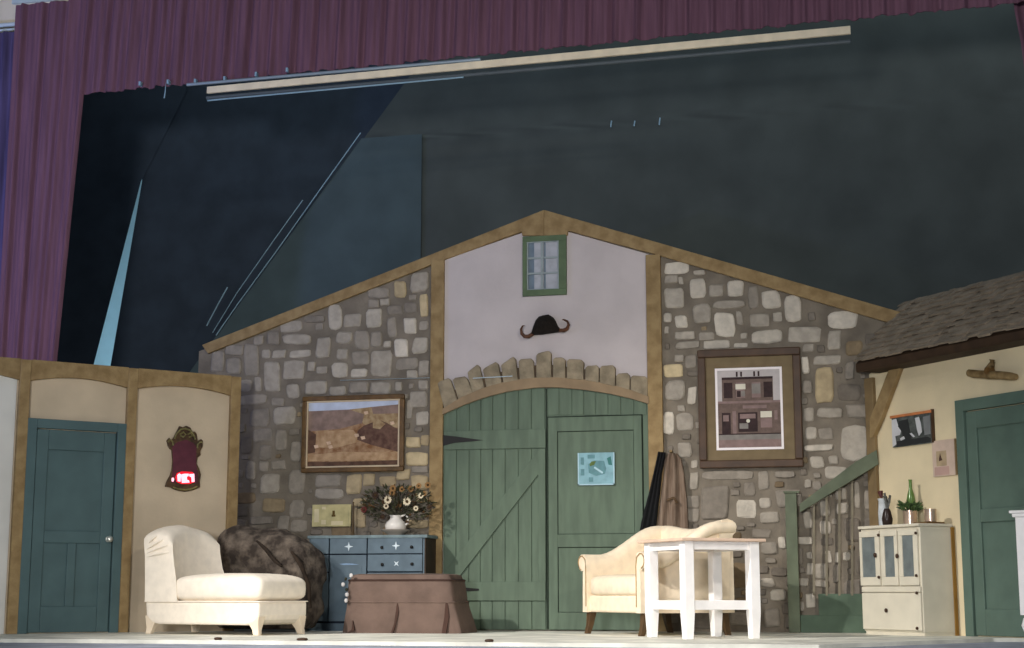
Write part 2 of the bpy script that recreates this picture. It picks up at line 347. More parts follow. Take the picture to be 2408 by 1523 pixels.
# rafters, posts
def beam_px(name, pts, fr, n0, n1, m, label, cat='beam'):
    return struct(name, MB().poly([bx(fr, *p) for p in pts], n0, n1), m, fr, label, cat, bevel=0.006)
beam_px('trim_1', [(478, 812), (1281, 495), (1281, 556), (1230, 556), (1228, 546), (1044, 613), (492, 832)], BK, -0.04, 0.0, M['wood'], 'long sloping timber along the left side of the gable')
beam_px('trim_2', [(1281, 495), (2128, 738), (2118, 768), (1562, 605), (1522, 594), (1338, 544), (1336, 555), (1281, 556)], BK, -0.04, 0.0, M['wood'], 'long sloping timber along the right side of the gable')
def vbox(name, fr, pxa, pxb, pya, pyb, n0, n1, m, label, cat='post', z0=None):
    x0, x1, za, zb = rect(fr, pxa, pya, pxb, pyb)
    return struct(name, MB().box(x0, x1, n0, n1, za if z0 is None else z0, zb), m, fr, label, cat, bevel=0.006)
vbox('trim_3', BK, 1013, 1044, 612, 1480, -0.05, 0.0, M['wood'], 'upright timber post left of the green barn door', z0=0.0)
vbox('trim_4', BK, 1526, 1561, 600, 1480, -0.05, 0.0, M['wood'], 'upright timber post right of the green barn door', z0=0.0)
# arch band + voussoirs
def interp(tab, x):
    for (a, ya), (b, yb) in zip(tab, tab[1:]):
        if a <= x <= b:
            return ya + (yb - ya) * (x - a) / (b - a)
    return tab[0][1] if x < tab[0][0] else tab[-1][1]
OUT = [(1044, 962), (1090, 934), (1142, 912), (1200, 896), (1260, 889), (1310, 888), (1370, 892), (1430, 903), (1480, 916), (1528, 934)]
INN = [(1044, 976), (1090, 955), (1142, 936), (1200, 921), (1260, 913), (1310, 912), (1370, 917), (1430, 926), (1480, 937), (1528, 951)]
xs = [1044 + i * (1528 - 1044) / 32 for i in range(33)]
mb = MB().poly([bx(BK, x, interp(OUT, x)) for x in xs] + [bx(BK, x, interp(INN, x)) for x in xs[::-1]], -0.06, 0.0)
struct('trim_5', mb, M['archwood'], BK, 'curved timber arch band over the green barn door', 'arch', bevel=0.004)
VS = [(1047, 1080, 898, 890), (1080, 1116, 890, 886), (1112, 1143, 872, 858), (1146, 1184, 866, 852), (1186, 1222, 856, 840), (1224, 1261, 846, 844), (1263, 1300, 832, 826), (1302, 1333, 842, 842), (1335, 1376, 846, 847), (1378, 1412, 862, 860), (1412, 1450, 862, 860), (1450, 1484, 880, 878), (1484, 1526, 884, 886)]
mb = MB()
for a, b, ya, yb in VS:
    sh = min(0.0, (a + b - 2570) / 2 * 0.07)
    oa, ob = interp(OUT, a) + 2, interp(OUT, b) + 2
    pts = [bx(BK, a + 1, oa), bx(BK, a + sh + 1, ya + 5), bx(BK, a + sh + 6, ya), bx(BK, b + sh - 7, yb), bx(BK, b + sh - 1, yb + 6), bx(BK, b - 1, ob)]
    mb.poly(pts, -0.05 - rnd.uniform(0, 0.02), 0.0)
part('arch_stones', mb, M['voussoir'], wall_back, bevel=0.008, label='ragged brown stones standing along the door arch')
mb = MB()
pts = [bx(BK, x, interp(OUT, x) + 3) for x in xs] + [bx(BK, x, interp([(1044, 930), (1110, 898), (1200, 868), (1285, 856), (1400, 872), (1528, 902)], x)) for x in xs[::-1]]
mb.poly(pts, -0.03, 0.0)
part('arch_mortar', mb, M['brleg'], wall_back)

# ------------------------------------------------------------------ window in the gable
x0, x1, z0, z1 = rect(BK, 1231, 556, 1334, 696)
w = thing('window_1', 'small green framed six pane window high in the gable', 'window', BK, ((x0 + x1) / 2, 0, z0), kind='structure')
gx0, gx1, gz0, gz1 = rect(BK, 1241, 569, 1316, 682)
mb = MB().box(x0, x1, -0.05, -0.013, z0, gz0).box(x0, x1, -0.05, -0.013, gz1, z1).box(x0, gx0, -0.05, -0.013, gz0, gz1).box(gx1, x1, -0.05, -0.013, gz0, gz1)
part('window_frame', mb, M['gtrim'], w, bevel=0.004)
part('pane', MB().box(gx0, gx1, -0.018, -0.013, gz0, gz1), M['winglass'], w)
cw = (gx1 - gx0)
mb = MB().box(gx0 + cw * 0.22, gx0 + cw * 0.52, -0.022, -0.018, gz0, gz1).box(gx0 + cw * 0.58, gx1 - cw * 0.05, -0.022, -0.018, gz0, gz1)
part('net_curtain', mb, M['net'], w)
mb = MB()
for k in (0, 0.47, 1): mb.box(gx0 + cw * k - 0.012, gx0 + cw * k + 0.012, -0.040, -0.022, gz0, gz1)
for k in (0, 0.34, 0.66, 1): mb.box(gx0, gx1, -0.039, -0.023, gz0 + (gz1 - gz0) * k - 0.009, gz0 + (gz1 - gz0) * k + 0.009)
part('muntin', mb, M['muntin'], w)

# ------------------------------------------------------------------ horned fur mount
p = uv(BK, 1286, 787)
t = thing('horn_mount', 'black fur cap with two curled horns hung above the door arch', 'mounted horns', BK, (p.x, -0.06, p.z))
prof = [(1250, 789), (1256, 772), (1262, 756), (1270, 747), (1280, 742), (1292, 742), (1302, 747), (1309, 757), (1314, 768), (1322, 778), (1321, 781), (1300, 784), (1275, 788)]
cx, cz = bx(BK, 1287, 770)
rings = []
for y, k in ((-0.013, 1.0), (-0.05, 1.0), (-0.09, 0.85), (-0.12, 0.5), (-0.13, 0.15)):
    ring = []
    for q in prof:
        a, b = bx(BK, *q); s = rnd.uniform(0.96, 1.04)
        ring.append((cx + (a - cx) * k * s, y, cz + (b - cz) * k * s))
    rings.append(ring)
part('fur_cap', MB().loft(rings), M['fur'], t, smooth=70)
for hp in ([(1256, 786), (1246, 793), (1237, 793), (1231, 787), (1230, 778), (1234, 770), (1239, 769)], [(1318, 778), (1328, 779), (1337, 775), (1341, 766), (1338, 759), (1330, 755), (1327, 756)]):
    pts = [Vector((bx(BK, *q)[0], -0.05 - 0.01 * i, bx(BK, *q)[1])) for i, q in enumerate(hp)]
    part('horn', MB().tube(pts, [0.019, 0.020, 0.019, 0.016, 0.012, 0.008, 0.004], 10), M['horn'], t, smooth=60)

# ------------------------------------------------------------------ big barn door (door_2)
dx0, dx1 = bx(BK, 1045, 1200)[0], bx(BK, 1527, 1200)[0]
d2 = thing('door_2', 'wide green plank barn door with arched top', 'door', BK, ((dx0 + dx1) / 2, 0, 0), kind='structure')
arc = [bx(BK, x, interp(INN, x) - 4) for x in xs]
xm = bx(BK, 1287, 1200)[0]
lf = [(dx0, 0.01)] + [a for a in arc if a[0] < xm - 0.005] + [(xm - 0.004, bx(BK, 1286, 909)[1]), (xm - 0.004, 0.01)]
leaf = part('door_leaf', MB().poly(lf, -0.02, -0.014), M['gdoor'], d2)
# planks over the leaf
mb = MB(); gx = [1047, 1075, 1105, 1132, 1160, 1190, 1221, 1252, 1284]
for a, b in zip(gx, gx[1:]):
    za = min(bx(BK, a + 1, interp(INN, a) - 3)[1], bx(BK, b, interp(INN, b) - 3)[1])
    xa, xb = bx(BK, a + 1, 1200)[0], bx(BK, b - 1, 1200)[0]
    mb.poly([(xa, 0.015), (xb, 0.015), (xb, bx(BK, b, interp(INN, b) - 3)[1]), (xa, bx(BK, a, interp(INN, a) - 3)[1])], -0.030, -0.02)
part('plank', mb, M['gdoor'], leaf, bevel=0.003)
mb = MB()
for a, b, c, d in ((1047, 1012, 1285, 1056), (1047, 1368, 1285, 1412)):
    x0, x1, z0, z1 = rect(BK, a, b, c, d); mb.box(x0, x1, -0.048, -0.03, z0, z1)
x0, x1, z0, z1 = rect(BK, 1268, 1056, 1285, 1368); mb.box(x0, x1, -0.048, -0.03, z0, z1)
part('ledge', mb, M['gdoor'], leaf, bevel=0.003)
q = [bx(BK, *k) for k in ((1268, 1060), (1268, 1116), (1075, 1366), (1047, 1366), (1047, 1346))]
part('brace', MB().poly(q, -0.047, -0.03), M['gdoor'], leaf, bevel=0.003)
for pts in ([(1046, 1024), (1075, 1027), (1110, 1032), (1139, 1036), (1108, 1039), (1072, 1042), (1046, 1049)], [(1080, 1380), (1106, 1382), (1129, 1384), (1129, 1388), (1106, 1389), (1080, 1392)]):
    part('strap_hinge', MB().poly([bx(BK, *k) for k in pts], -0.056, -0.048), M['iron'], leaf)
# right leaf with wicket
rf = [(xm + 0.004, 0.01), (xm + 0.004, bx(BK, 1288, 909)[1])] + [a for a in arc if a[0] > xm + 0.005] + [(dx1, 0.01)]
leafr = part('door_leaf', MB().poly(rf, -0.02, -0.014), M['gdoor'], d2)
mb = MB(); gx = [1290, 1318, 1348, 1376, 1404, 1434, 1464, 1495, 1525]
for a, b in zip(gx, gx[1:]):
    xa, xb = bx(BK, a + 1, 1200)[0], bx(BK, b - 1, 1200)[0]; zb = bx(BK, (a + b) / 2, 976)[1]
    mb.poly([(xa, zb), (xb, zb), (xb, bx(BK, b, interp(INN, b) - 3)[1]), (xa, bx(BK, a, interp(INN, a) - 3)[1])], -0.028, -0.02)
part('plank', mb, M['gdoor'], leafr, bevel=0.003)
wk = MB()
x0, x1, z0, z1 = rect(BK, 1292, 980, 1513, 1481); z0 = 0.015
xa, xb = bx(BK, 1313, 1200)[0], bx(BK, 1494, 1200)[0]
zt, zm0, zm1, zb = bx(BK, 1400, 1013)[1], bx(BK, 1400, 1256)[1], bx(BK, 1400, 1286)[1], bx(BK, 1400, 1440)[1]
wk.box(x0, xa, -0.042, -0.02, z0, z1).box(xb, x1, -0.042, -0.02, z0, z1).box(xa, xb, -0.042, -0.02, zt, z1).box(xa, xb, -0.042, -0.02, zm1, zm0).box(xa, xb, -0.042, -0.02, z0, zb)
wicket = part('wicket_door', wk, M['gdoor'], d2, bevel=0.002, label='smaller panelled door set in the right leaf')
part('panel', MB().box(xa + 0.006, xb - 0.006, -0.032, -0.02, zm0 + 0.006, zt - 0.006), M['gdoor'], wicket)
part('panel', MB().box(xa + 0.006, xb - 0.006, -0.032, -0.02, zb + 0.006, zm1 - 0.006), M['gdoor'], wicket)
mb = MB(); g = 0.012
mb.box(x0 - g, x0, -0.0205, -0.02, z0, z1 + g).box(x1, x1 + g, -0.0205, -0.02, z0, z1 + g).box(x0 - g, x1 + g, -0.0285, -0.028, z1, z1 + g)
mb.box(xa, xa + 0.007, -0.0335, -0.033, zm0, zt).box(xa, xb, -0.0335, -0.033, zt - 0.008, zt).box(xa, xb, -0.0335, -0.033, zm1 - 0.008, zm1).box(xa, xa + 0.007, -0.0335, -0.033, zb, zm1)
mb.box(xm - 0.006, xm + 0.006, -0.0305, -0.03, 0.02, bx(BK, 1287, 914)[1])
part('groove', mb, M['ggroove'], d2)

# poster on the wicket
x0, x1, z0, z1 = rect(BK, 1361, 1065, 1447, 1141)
PN = -0.045
pm = [mat('poster paper', (136, 176, 186), 0.8, 0.10, 14), mat('poster teal', (100, 142, 148), 0.8, 0.1, 20), mat('poster green', (92, 112, 62), 0.8, 0.1, 20), mat('poster light', (172, 202, 212), 0.8, 0.05), mat('poster dark', (64, 120, 116), 0.8, 0.1)]
t = thing('poster', 'pale blue map like poster pinned to the green wicket door', 'poster', BK, ((x0 + x1) / 2, PN, z0))
part('sheet', MB().box(x0, x1, PN - 0.004, PN, z0, z1), pm, t)
mb = MB(); W_, H_ = x1 - x0, z1 - z0
def P_(u, v): return (x0 + W_ * u, z1 - H_ * v)
yy = PN - 0.0045
mb.poly([P_(u, v) for u, v in ((.28, .35), (.45, .24), (.72, .26), (.78, .5), (.74, .66), (.5, .72), (.3, .62))], yy - 0.0005, yy, 1)
mb.poly([P_(u, v) for u, v in ((.32, .36), (.38, .27), (.5, .26), (.45, .38), (.33, .42))], yy - 0.001, yy, 2)
mb.line(*P_(.45, .45), *P_(.68, .63), 0.018, yy - 0.001, yy, 3)
mb.poly([P_(u, v) for u, v in ((.8, .18), (.9, .12), (.94, .4), (.84, .38))], yy - 0.001, yy, 4)
mb.poly([P_(u, v) for u, v in ((.08, .14), (.17, .14), (.17, .38), (.08, .36))], yy - 0.001, yy, 1)
for u, v, du, dv in ((.5, .76, .18, .16), (.3, .76, .12, .14), (.27, .06, .2, .12), (.54, .06, .18, .1), (.08, .5, .1, .2)):
    mb.poly([P_(u, v), P_(u + du, v), P_(u + du, v + dv), P_(u, v + dv)], yy - 0.001, yy, 1 if u < .5 else 0)
b = 0.012
mb.box(x0, x0 + b, yy - 0.001, yy, z0, z1, 3).box(x1 - b, x1, yy - 0.001, yy, z0, z1, 3).box(x0, x1, yy - 0.001, yy, z0, z0 + b, 3)
part('print', mb, pm, t)

# ------------------------------------------------------------------ landscape painting, left
def framed(fr, px, name, label, fw, mats_frame, fillet, n=-0.025, depth=0.04):
    a, b, c, d = px
    x0, x1, z0, z1 = rect(fr, a, b, c, d, n)
    t = thing(name, label, 'picture', fr, ((x0 + x1) / 2, n, z0))
    mb = MB()
    for (u0, u1, v0, v1) in ((x0, x1, z0, z0 + fw), (x0, x1, z1 - fw, z1), (x0, x0 + fw, z0 + fw, z1 - fw), (x1 - fw, x1, z0 + fw, z1 - fw)):
        mb.box(u0, u1, n - depth, n, v0, v1)
    part('frame', mb, mats_frame, t, bevel=0.01)
    i0, i1, j0, j1 = x0 + fw, x1 - fw, z0 + fw, z1 - fw
    if fillet:
        mb = MB(); f = fillet
        for (u0, u1, v0, v1) in ((i0, i1, j0, j0 + f), (i0, i1, j1 - f, j1), (i0, i0 + f, j0 + f, j1 - f), (i1 - f, i1, j0 + f, j1 - f)):
            mb.box(u0, u1, n - depth * 0.7, n, v0, v1)
        part('fillet', mb, M['fillet'], t)
        i0 += f; i1 -= f; j0 += f; j1 -= f
    return t, i0, i1, j0, j1
t, i0, i1, j0, j1 = framed(BK, (712, 930, 952, 1110), 'landscape_painting', 'brown framed landscape painting hanging above the blue dresser', 0.048, M['frame_gold'], 0.016)
pc = [mat('canvas field', (170, 138, 106), 0.8, 0.2, 18, rgb2=(128, 88, 56)), mat('canvas sky', (196, 204, 222), 0.8, 0.08, 9), mat('canvas far hill', (148, 124, 112), 0.8, 0.15, 14), mat('canvas tree', (112, 84, 70), 0.8, 0.25, 20, rgb2=(82, 56, 46)), mat('canvas ochre', (190, 158, 122), 0.8, 0.15, 14, rgb2=(156, 122, 88)), mat('canvas gold', (176, 152, 116), 0.8, 0.2, 20, rgb2=(140, 112, 80)), mat('canvas dark', (104, 76, 60), 0.8, 0.2, 16), mat('canvas pale', (222, 190, 160), 0.8, 0.1, 20)]
yb = -0.040
mb = MB().box(i0, i1, yb, -0.025, j0, j1)
part('canvas', mb, pc, t)
mb = MB(); Wc, Hc = i1 - i0, j1 - j0
def Q(u, v): return (i0 + Wc * u, j1 - Hc * v)
def blob(pts, mi, lvl): mb.poly([Q(*p) for p in pts], yb - 0.0006 * lvl, yb, mi)
blob([(0, 0), (1, 0), (1, .07), (.7, .09), (.45, .12), (0, .13)], 1, 1)
blob([(0, .13), (.45, .12), (.62, .2), (.6, .34), (.35, .42), (0, .45)], 2, 2)
blob([(.45, .12), (.7, .09), (1, .07), (1, .42), (.62, .36), (.55, .2)], 5, 1)
blob([(.7, .09), (1, .06), (1, .2), (.72, .2)], 2, 3)
blob([(.10, .45), (.5, .44), (.55, .52), (.6, .62), (.3, .72), (.08, .70)], 4, 2)
blob([(.55, .46), (.62, .38), (.7, .34), (.8, .30), (.88, .35), (.96, .42), (1, .44), (1, .80), (.7, .68), (.55, .60)], 3, 4)
blob([(.72, .33), (.8, .30), (.86, .36), (.80, .44), (.72, .42)], 5, 5)
blob([(0, .42), (.09, .5), (.08, .78), (0, .8)], 6, 3)
blob([(0, .82), (.4, .78), (.7, .80), (1, .80), (1, .93), (.6, .92), (0, .92)], 4, 3)
blob([(0, .93), (.5, .935), (1, .925), (1, 1), (0, 1)], 6, 4)
for u, v in ((.09, .69), (.23, .64), (.25, .7), (.54, .53), (.61, .57), (.64, .18), (.93, .35)):
    blob([(u - .025, v - .02), (u + .02, v - .028), (u + .03, v + .015), (u - .01, v + .03)], 7, 6)
part('painted_scene', mb, pc, t)

# ------------------------------------------------------------------ house print, right
t, i0, i1, j0, j1 = framed(BK, (1643, 820, 1886, 1100), 'house_print', 'large dark framed print of a shop front above the loveseat', 0.075, M['frame_dk'], 0.0)
yb = -0.040
part('mount', MB().box(i0, i1, yb, -0.025, j0, j1), M['mount'], t)
a0, a1, b0, b1 = rect(BK, 1683, 864, 1841, 1057, -0.04)
k0, k1, l0, l1 = a0 + 0.022, a1 - 0.022, b0 + 0.022, b1 - 0.022
mb = MB().box(a0, a1, yb - 0.004, yb, b0, l0).box(a0, a1, yb - 0.004, yb, l1, b1).box(a0, k0, yb - 0.004, yb, l0, l1).box(k1, a1, yb - 0.004, yb, l0, l1)
part('white_bevel', mb, M['whiteline'], t)
hc = [mat('print brick', (112, 94, 86), 0.8, 0.12, 22), mat('print sky', (188, 180, 178), 0.8, 0.06, 12), mat('print dark', (58, 42, 42), 0.8, 0.15, 20), mat('print pale', (214, 208, 190), 0.8, 0.05), mat('print grey', (134, 128, 122), 0.8, 0.1, 16), mat('print mauve', (138, 116, 112), 0.8, 0.1, 16)]
Wc, Hc = k1 - k0, l1 - l0; i0, i1, j0, j1 = k0, k1, l0, l1
mb = MB().box(k0, k1, yb - 0.001, yb, l0, l1, 0)
def R_(u0, v0, u1, v1, mi, lvl): mb.box(k0 + Wc * u0, k0 + Wc * u1, yb - 0.001 - 0.0006 * lvl, yb, l1 - Hc * v1, l1 - Hc * v0, mi)
R_(0, 0, 1, .09, 1, 1); R_(0, .09, .07, .42, 1, 1); R_(.89, .09, 1, .42, 1, 1); R_(.3, .02, .33, .085, 2, 2); R_(.37, .02, .4, .085, 2, 2); R_(.58, .02, .61, .085, 2, 2); R_(.65, .02, .68, .085, 2, 2)
R_(.07, .09, .89, .12, 2, 2)
for u in (.10, .30, .55, .74): R_(u, .16, u + .14, .36, 2 if u in (.10, .74) else 5, 2)
R_(.29, .18, .45, .25, 3, 3); R_(.31, .27, .37, .35, 2, 3); R_(.38, .27, .44, .34, 4, 3); R_(.55, .18, .69, .31, 4, 3)
R_(0, .40, 1, .43, 5, 2); R_(0, .43, 1, .53, 0, 2); R_(.4, .46, .78, .5, 5, 3)
R_(.06, .55, .2, .82, 2, 2); R_(.08, .58, .17, .66, 5, 3); R_(.23, .53, .29, .82, 5, 2); R_(.32, .55, .63, .8, 2, 2); R_(.35, .57, .6, .63, 5, 3); R_(.34, .69, .48, .76, 4, 3)
mb.disc((k0 + Wc * .48, l1 - Hc * .66), 0.018, yb - 0.004, yb, 12, 1, 3)
R_(.68, .54, .86, .62, 3, 2); R_(.68, .63, .86, .75, 5, 2); R_(.9, .53, .95, .65, 5, 2)
R_(0, .83, 1, .90, 4, 2); R_(0, .90, 1, 1, 5, 2); R_(0, .82, 1, .835, 2, 3)
part('print', mb, hc, t)

# ------------------------------------------------------------------ yellow plaque + candlestick behind dresser top
x0, x1, z0, z1 = rect(BK, 735, 1186, 826, 1238, -0.03)
t = thing('small_picture', 'small yellowed picture card on the stone wall above the dresser', 'picture', BK, ((x0 + x1) / 2, -0.025, z0))
ym = [mat('yellow card', (198, 186, 136), 0.8, 0.12, 12), mat('card figure', (96, 74, 30), 0.8, 0.1), mat('card pale', (222, 208, 168), 0.8, 0.1)]
part('card', MB().box(x0, x1, -0.045, -0.025, z0, z1), ym, t, bevel=0.004)
mb = MB()
fx, fz = bx(BK, 788, 1208)
mb.box(fx - 0.012, fx + 0.012, -0.0475, -0.045, fz - 0.01, fz + 0.03, 1).box(fx - 0.02, fx + 0.02, -0.0475, -0.045, fz - 0.03, fz - 0.01, 1)
for u, v, du, dv in ((.06, .2, .12, .6), (.24, .7, .12, .2), (.5, .75, .3, .18), (.25, .1, .1, .12)): mb.box(x0 + (x1 - x0) * u, x0 + (x1 - x0) * (u + du), -0.0465, -0.045, z1 - (z1 - z0) * (v + dv), z1 - (z1 - z0) * v, 2)
part('drawing', mb, ym, t)

# ================================================================== LEFT SET WALL
Lu = lambda px, py: uv(LF, px, py)
zt = Lu(300, 866).z
uend = Lu(556, 1100).x; ustart = Lu(-260, 1100).x
ub = Lu(305, 1000).x; ua0, ua1 = Lu(40, 880).x, Lu(64, 880).x
mb = MB().box(ustart, uend, 0.0, 0.05, 0, zt - 0.01)
wl = struct('wall_left', mb, M['lplaster'], LF, 'angled left set wall of tan plaster with timber framing', 'wall')
part('lit_panel', MB().box(ustart, ua0, -0.012, -0.001, 0, zt - 0.02), M['lit_plaster'], wl, label='plaster bay at the far left, its stronger light painted paler')
def lpost(name, pxa, pxb, py, label):
    a, b = Lu(pxa, py).x, Lu(pxb, py).x
    struct(name, MB().box(a, b, -0.05, 0.0, 0, zt), M['wood'], LF, label, 'post', bevel=0.006)
    return a, b
pA = lpost('trim_6', 30, 55, 1150, 'timber post left of the teal door')
pB = lpost('trim_7', 286, 309, 1180, 'timber post between the teal door and the wall mirror')
pC = lpost('trim_8', 534, 557, 1100, 'timber post at the right end of the left set wall')
# top beam with curved braces under it
def archbeam(name, a, b, label):
    zlo = zt - 0.19; N = 18; pts = [(a, zt + 0.005), (b, zt + 0.005)]
    for i in range(N + 1):
        u = b + (a - b) * i / N; k = (2 * i / N - 1) ** 2
        pts.append((u, zlo + 0.055 * (1 - k)))
    struct(name, MB().poly(pts, -0.046, 0.0), M['wood'], LF, label, 'beam', bevel=0.004)
archbeam('trim_9', pA[1], pB[0], 'curved top beam over the teal door')
archbeam('trim_10', pB[1], pC[0], 'curved top beam over the wall mirror')
archbeam('trim_11', ustart, pA[0], 'curved top beam at the far left edge')

def panel_door(fr, name, label, u0, u1, ztop, m, cw, panels, knob, n=0.0, cat='door'):
    t = thing(name, label, cat, fr, ((u0 + u1) / 2, n, 0), kind='structure')
    mb = MB().box(u0, u0 + cw, n - 0.055, n, 0, ztop).box(u1 - cw, u1, n - 0.055, n, 0, ztop).box(u0 + cw, u1 - cw, n - 0.055, n, ztop - cw, ztop)
    part('casing', mb, m, t, bevel=0.005)
    a, b, top = u0 + cw + 0.006, u1 - cw - 0.006, ztop - cw - 0.008
    leaf = part('door_leaf', MB().box(a, b, n - 0.014, n - 0.002, 0.008, top), m, t)
    W, Ht = b - a, top
    xs_ = sorted(set([0, 1])); 
    # stiles and rails round the sunk panels
    st = MB(); sw = 0.15
    st.box(a, a + W * sw, n - 0.034, n - 0.012, 0.008, top).box(b - W * sw, b, n - 0.034, n - 0.012, 0.008, top)
    rows = panels   # list of (z0frac,z1frac,cols)
    prev = 0.008
    for (f0, f1, colsn) in rows:
        st.box(a + W * sw, b - W * sw, n - 0.034, n - 0.012, prev, Ht * f0); prev = Ht * f1
        if colsn == 2: st.box((a + b) / 2 - W * 0.055, (a + b) / 2 + W * 0.055, n - 0.034, n - 0.012, Ht * f0, Ht * f1)
    st.box(a + W * sw, b - W * sw, n - 0.034, n - 0.012, prev, top)
    part('rails', st, m, leaf, bevel=0.007)
    if knob:
        ku, kz = knob
        mb = MB().lathe([(0.001, 0.0), (0.028, 0.004), (0.026, 0.010), (0.010, 0.014), (0.010, 0.03), (0.028, 0.04), (0.030, 0.052), (0.018, 0.066), (0.001, 0.07)], (0, 0, 0), 14)
        mb.v = [Vector((ku + p.x, n - 0.034 - p.z, kz + p.y)) for p in mb.v]
        mb.f = [f[::-1] for f in mb.f]
        part('knob', mb, M['brass'], leaf, smooth=60)
    return t
kz = Lu(251, 1268)
panel_door(LF, 'door_1', 'closed teal panelled door in the left set wall', pA[1] - 0.004, pB[0] - 0.0, Lu(175, 990).z, M['tdoor'], 0.085, [(.13, .44, 2), (.50, .90, 1)], (Lu(251, 1268).x, kz.z))  # the teal is bluish light mixed into the door's green

# ------------------------------------------------------------------ mirror on the left wall
cu, cz = bx(LF, 430, 1080)
t = thing('wall_mirror', 'ornate carved dark mirror with glowing red reflection on the tan wall', 'mirror', LF, (cu, -0.002, Lu(430, 1152).z))
def L(px, py): p = uv(LF, px, py); return (p.x, p.z)
prof_m = [(402, 1058), (404, 1085), (402, 1105), (398, 1118), (392, 1128), (386, 1144), (400, 1146), (406, 1150), (418, 1154), (432, 1156), (446, 1154), (458, 1150), (468, 1146), (467, 1130), (470, 1116), (466, 1102), (460, 1090), (462, 1076), (470, 1070), (468, 1062), (474, 1050), (475, 1036), (470, 1032), (463, 1040), (460, 1020), (455, 1014), (450, 1020), (446, 1006), (436, 1001), (428, 1005), (420, 1002), (414, 1014), (410, 1022), (406, 1030), (400, 1036), (396, 1029), (390, 1036), (393, 1048), (398, 1056)]
part('carved_frame', MB().poly([L(*p) for p in prof_m], -0.03, -0.002), mat('carved wood', (96, 72, 46), 0.5, 0.3, 18, rgb2=(52, 36, 24)), t, bevel=0.006)
mirror_m = mat('mirror glass with painted burgundy reflection', (98, 52, 62), 0.22, 0.12, 10, spec=0.5)  # reflected house curtain painted on as burgundy glass colour
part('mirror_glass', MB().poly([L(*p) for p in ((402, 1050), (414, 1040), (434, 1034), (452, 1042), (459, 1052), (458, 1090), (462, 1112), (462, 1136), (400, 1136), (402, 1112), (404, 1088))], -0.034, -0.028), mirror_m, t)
gold = mat('gilt scroll', (140, 132, 84), 0.5, 0.2, 20)
mb = MB()
for pts in ([(408, 1032), (412, 1020), (422, 1010), (432, 1008), (444, 1012), (452, 1022), (456, 1034)], [(392, 1040), (396, 1034), (403, 1038), (404, 1048)], [(472, 1040), (467, 1040), (462, 1046), (461, 1054)], [(404, 1146), (416, 1150), (432, 1152), (448, 1150), (460, 1144)], [(420, 1022), (428, 1016), (434, 1022), (428, 1028), (421, 1024)], [(438, 1022), (446, 1018), (449, 1026), (441, 1028)]):
    part('scrollwork', MB().tube([Vector((L(*p)[0], -0.034, L(*p)[1])) for p in pts], 0.009, 6), gold, t, smooth=60)
redm = mat('red sign reflection glow', (190, 10, 24), 0.4, 0.05, emit=(255, 20, 40), estr=1.1)  # reflection of a lit sign, drawn as glowing patches on the glass
pinkm = mat('pink sign reflection glow', (255, 190, 205), 0.4, 0.02, emit=(255, 190, 205), estr=1.2)
part('sign_reflection', MB().poly([L(*p) for p in ((409, 1122), (413, 1113), (424, 1109), (448, 1110), (453, 1114), (454, 1134), (442, 1138), (424, 1138), (412, 1133))], -0.037, -0.033), redm, t, label='red sign reflection made to glow on the glass')
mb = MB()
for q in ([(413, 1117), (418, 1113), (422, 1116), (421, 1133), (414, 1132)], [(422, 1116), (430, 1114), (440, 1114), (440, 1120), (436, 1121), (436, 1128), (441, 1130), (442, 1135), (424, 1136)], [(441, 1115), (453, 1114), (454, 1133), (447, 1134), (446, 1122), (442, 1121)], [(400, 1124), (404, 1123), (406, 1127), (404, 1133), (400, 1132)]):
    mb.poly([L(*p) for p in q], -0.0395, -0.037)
part('lettering_reflection', mb, pinkm, t)

# ================================================================== RIGHT SET WALL
Ru = lambda px, py, n=0.0: uv(RF, px, py, n)
EN, RN = -0.26, 0.40
ea, eb = Ru(2012, 850, EN), Ru(2408, 783, EN)
ra, rb = Ru(2128, 718, RN), Ru(2408, 640, RN)
ez, rzz = (ea.z + eb.z) / 2, (ra.z + rb.z) / 2
u0e, u0r, u1 = ea.x, ra.x, 3.3
zw = ez + (rzz - ez) * (0 - EN) / (RN - EN) - 0.09
mb = MB().poly([(0, 0), (3.2, 0), (3.2, zw), (max(0.25, u0e + (u0r - u0e) * 0.45), zw), (0.05, ez - 0.04), (0, ez - 0.06)], 0.0, 0.05)
struct('wall_right', mb, M['rplaster'], RF, 'angled right set wall of yellow plaster under the shingled eave', 'wall')
struct('trim_12', MB().box(-0.03, 0.09, -0.04, 0.0, 0, ez - 0.10), M['rwood'], RF, 'corner post where the stone wall meets the yellow wall', 'post', bevel=0.006)
mb = MB().poly([bx(RF, *p) for p in ((2112, 840), (2134, 838), (2126, 868), (2082, 985), (2062, 1030), (2056, 1030), (2056, 985))], -0.055, -0.005)
struct('trim_13', mb, M['wood'], RF, 'slanting timber brace under the shingled eave', 'brace', bevel=0.005)
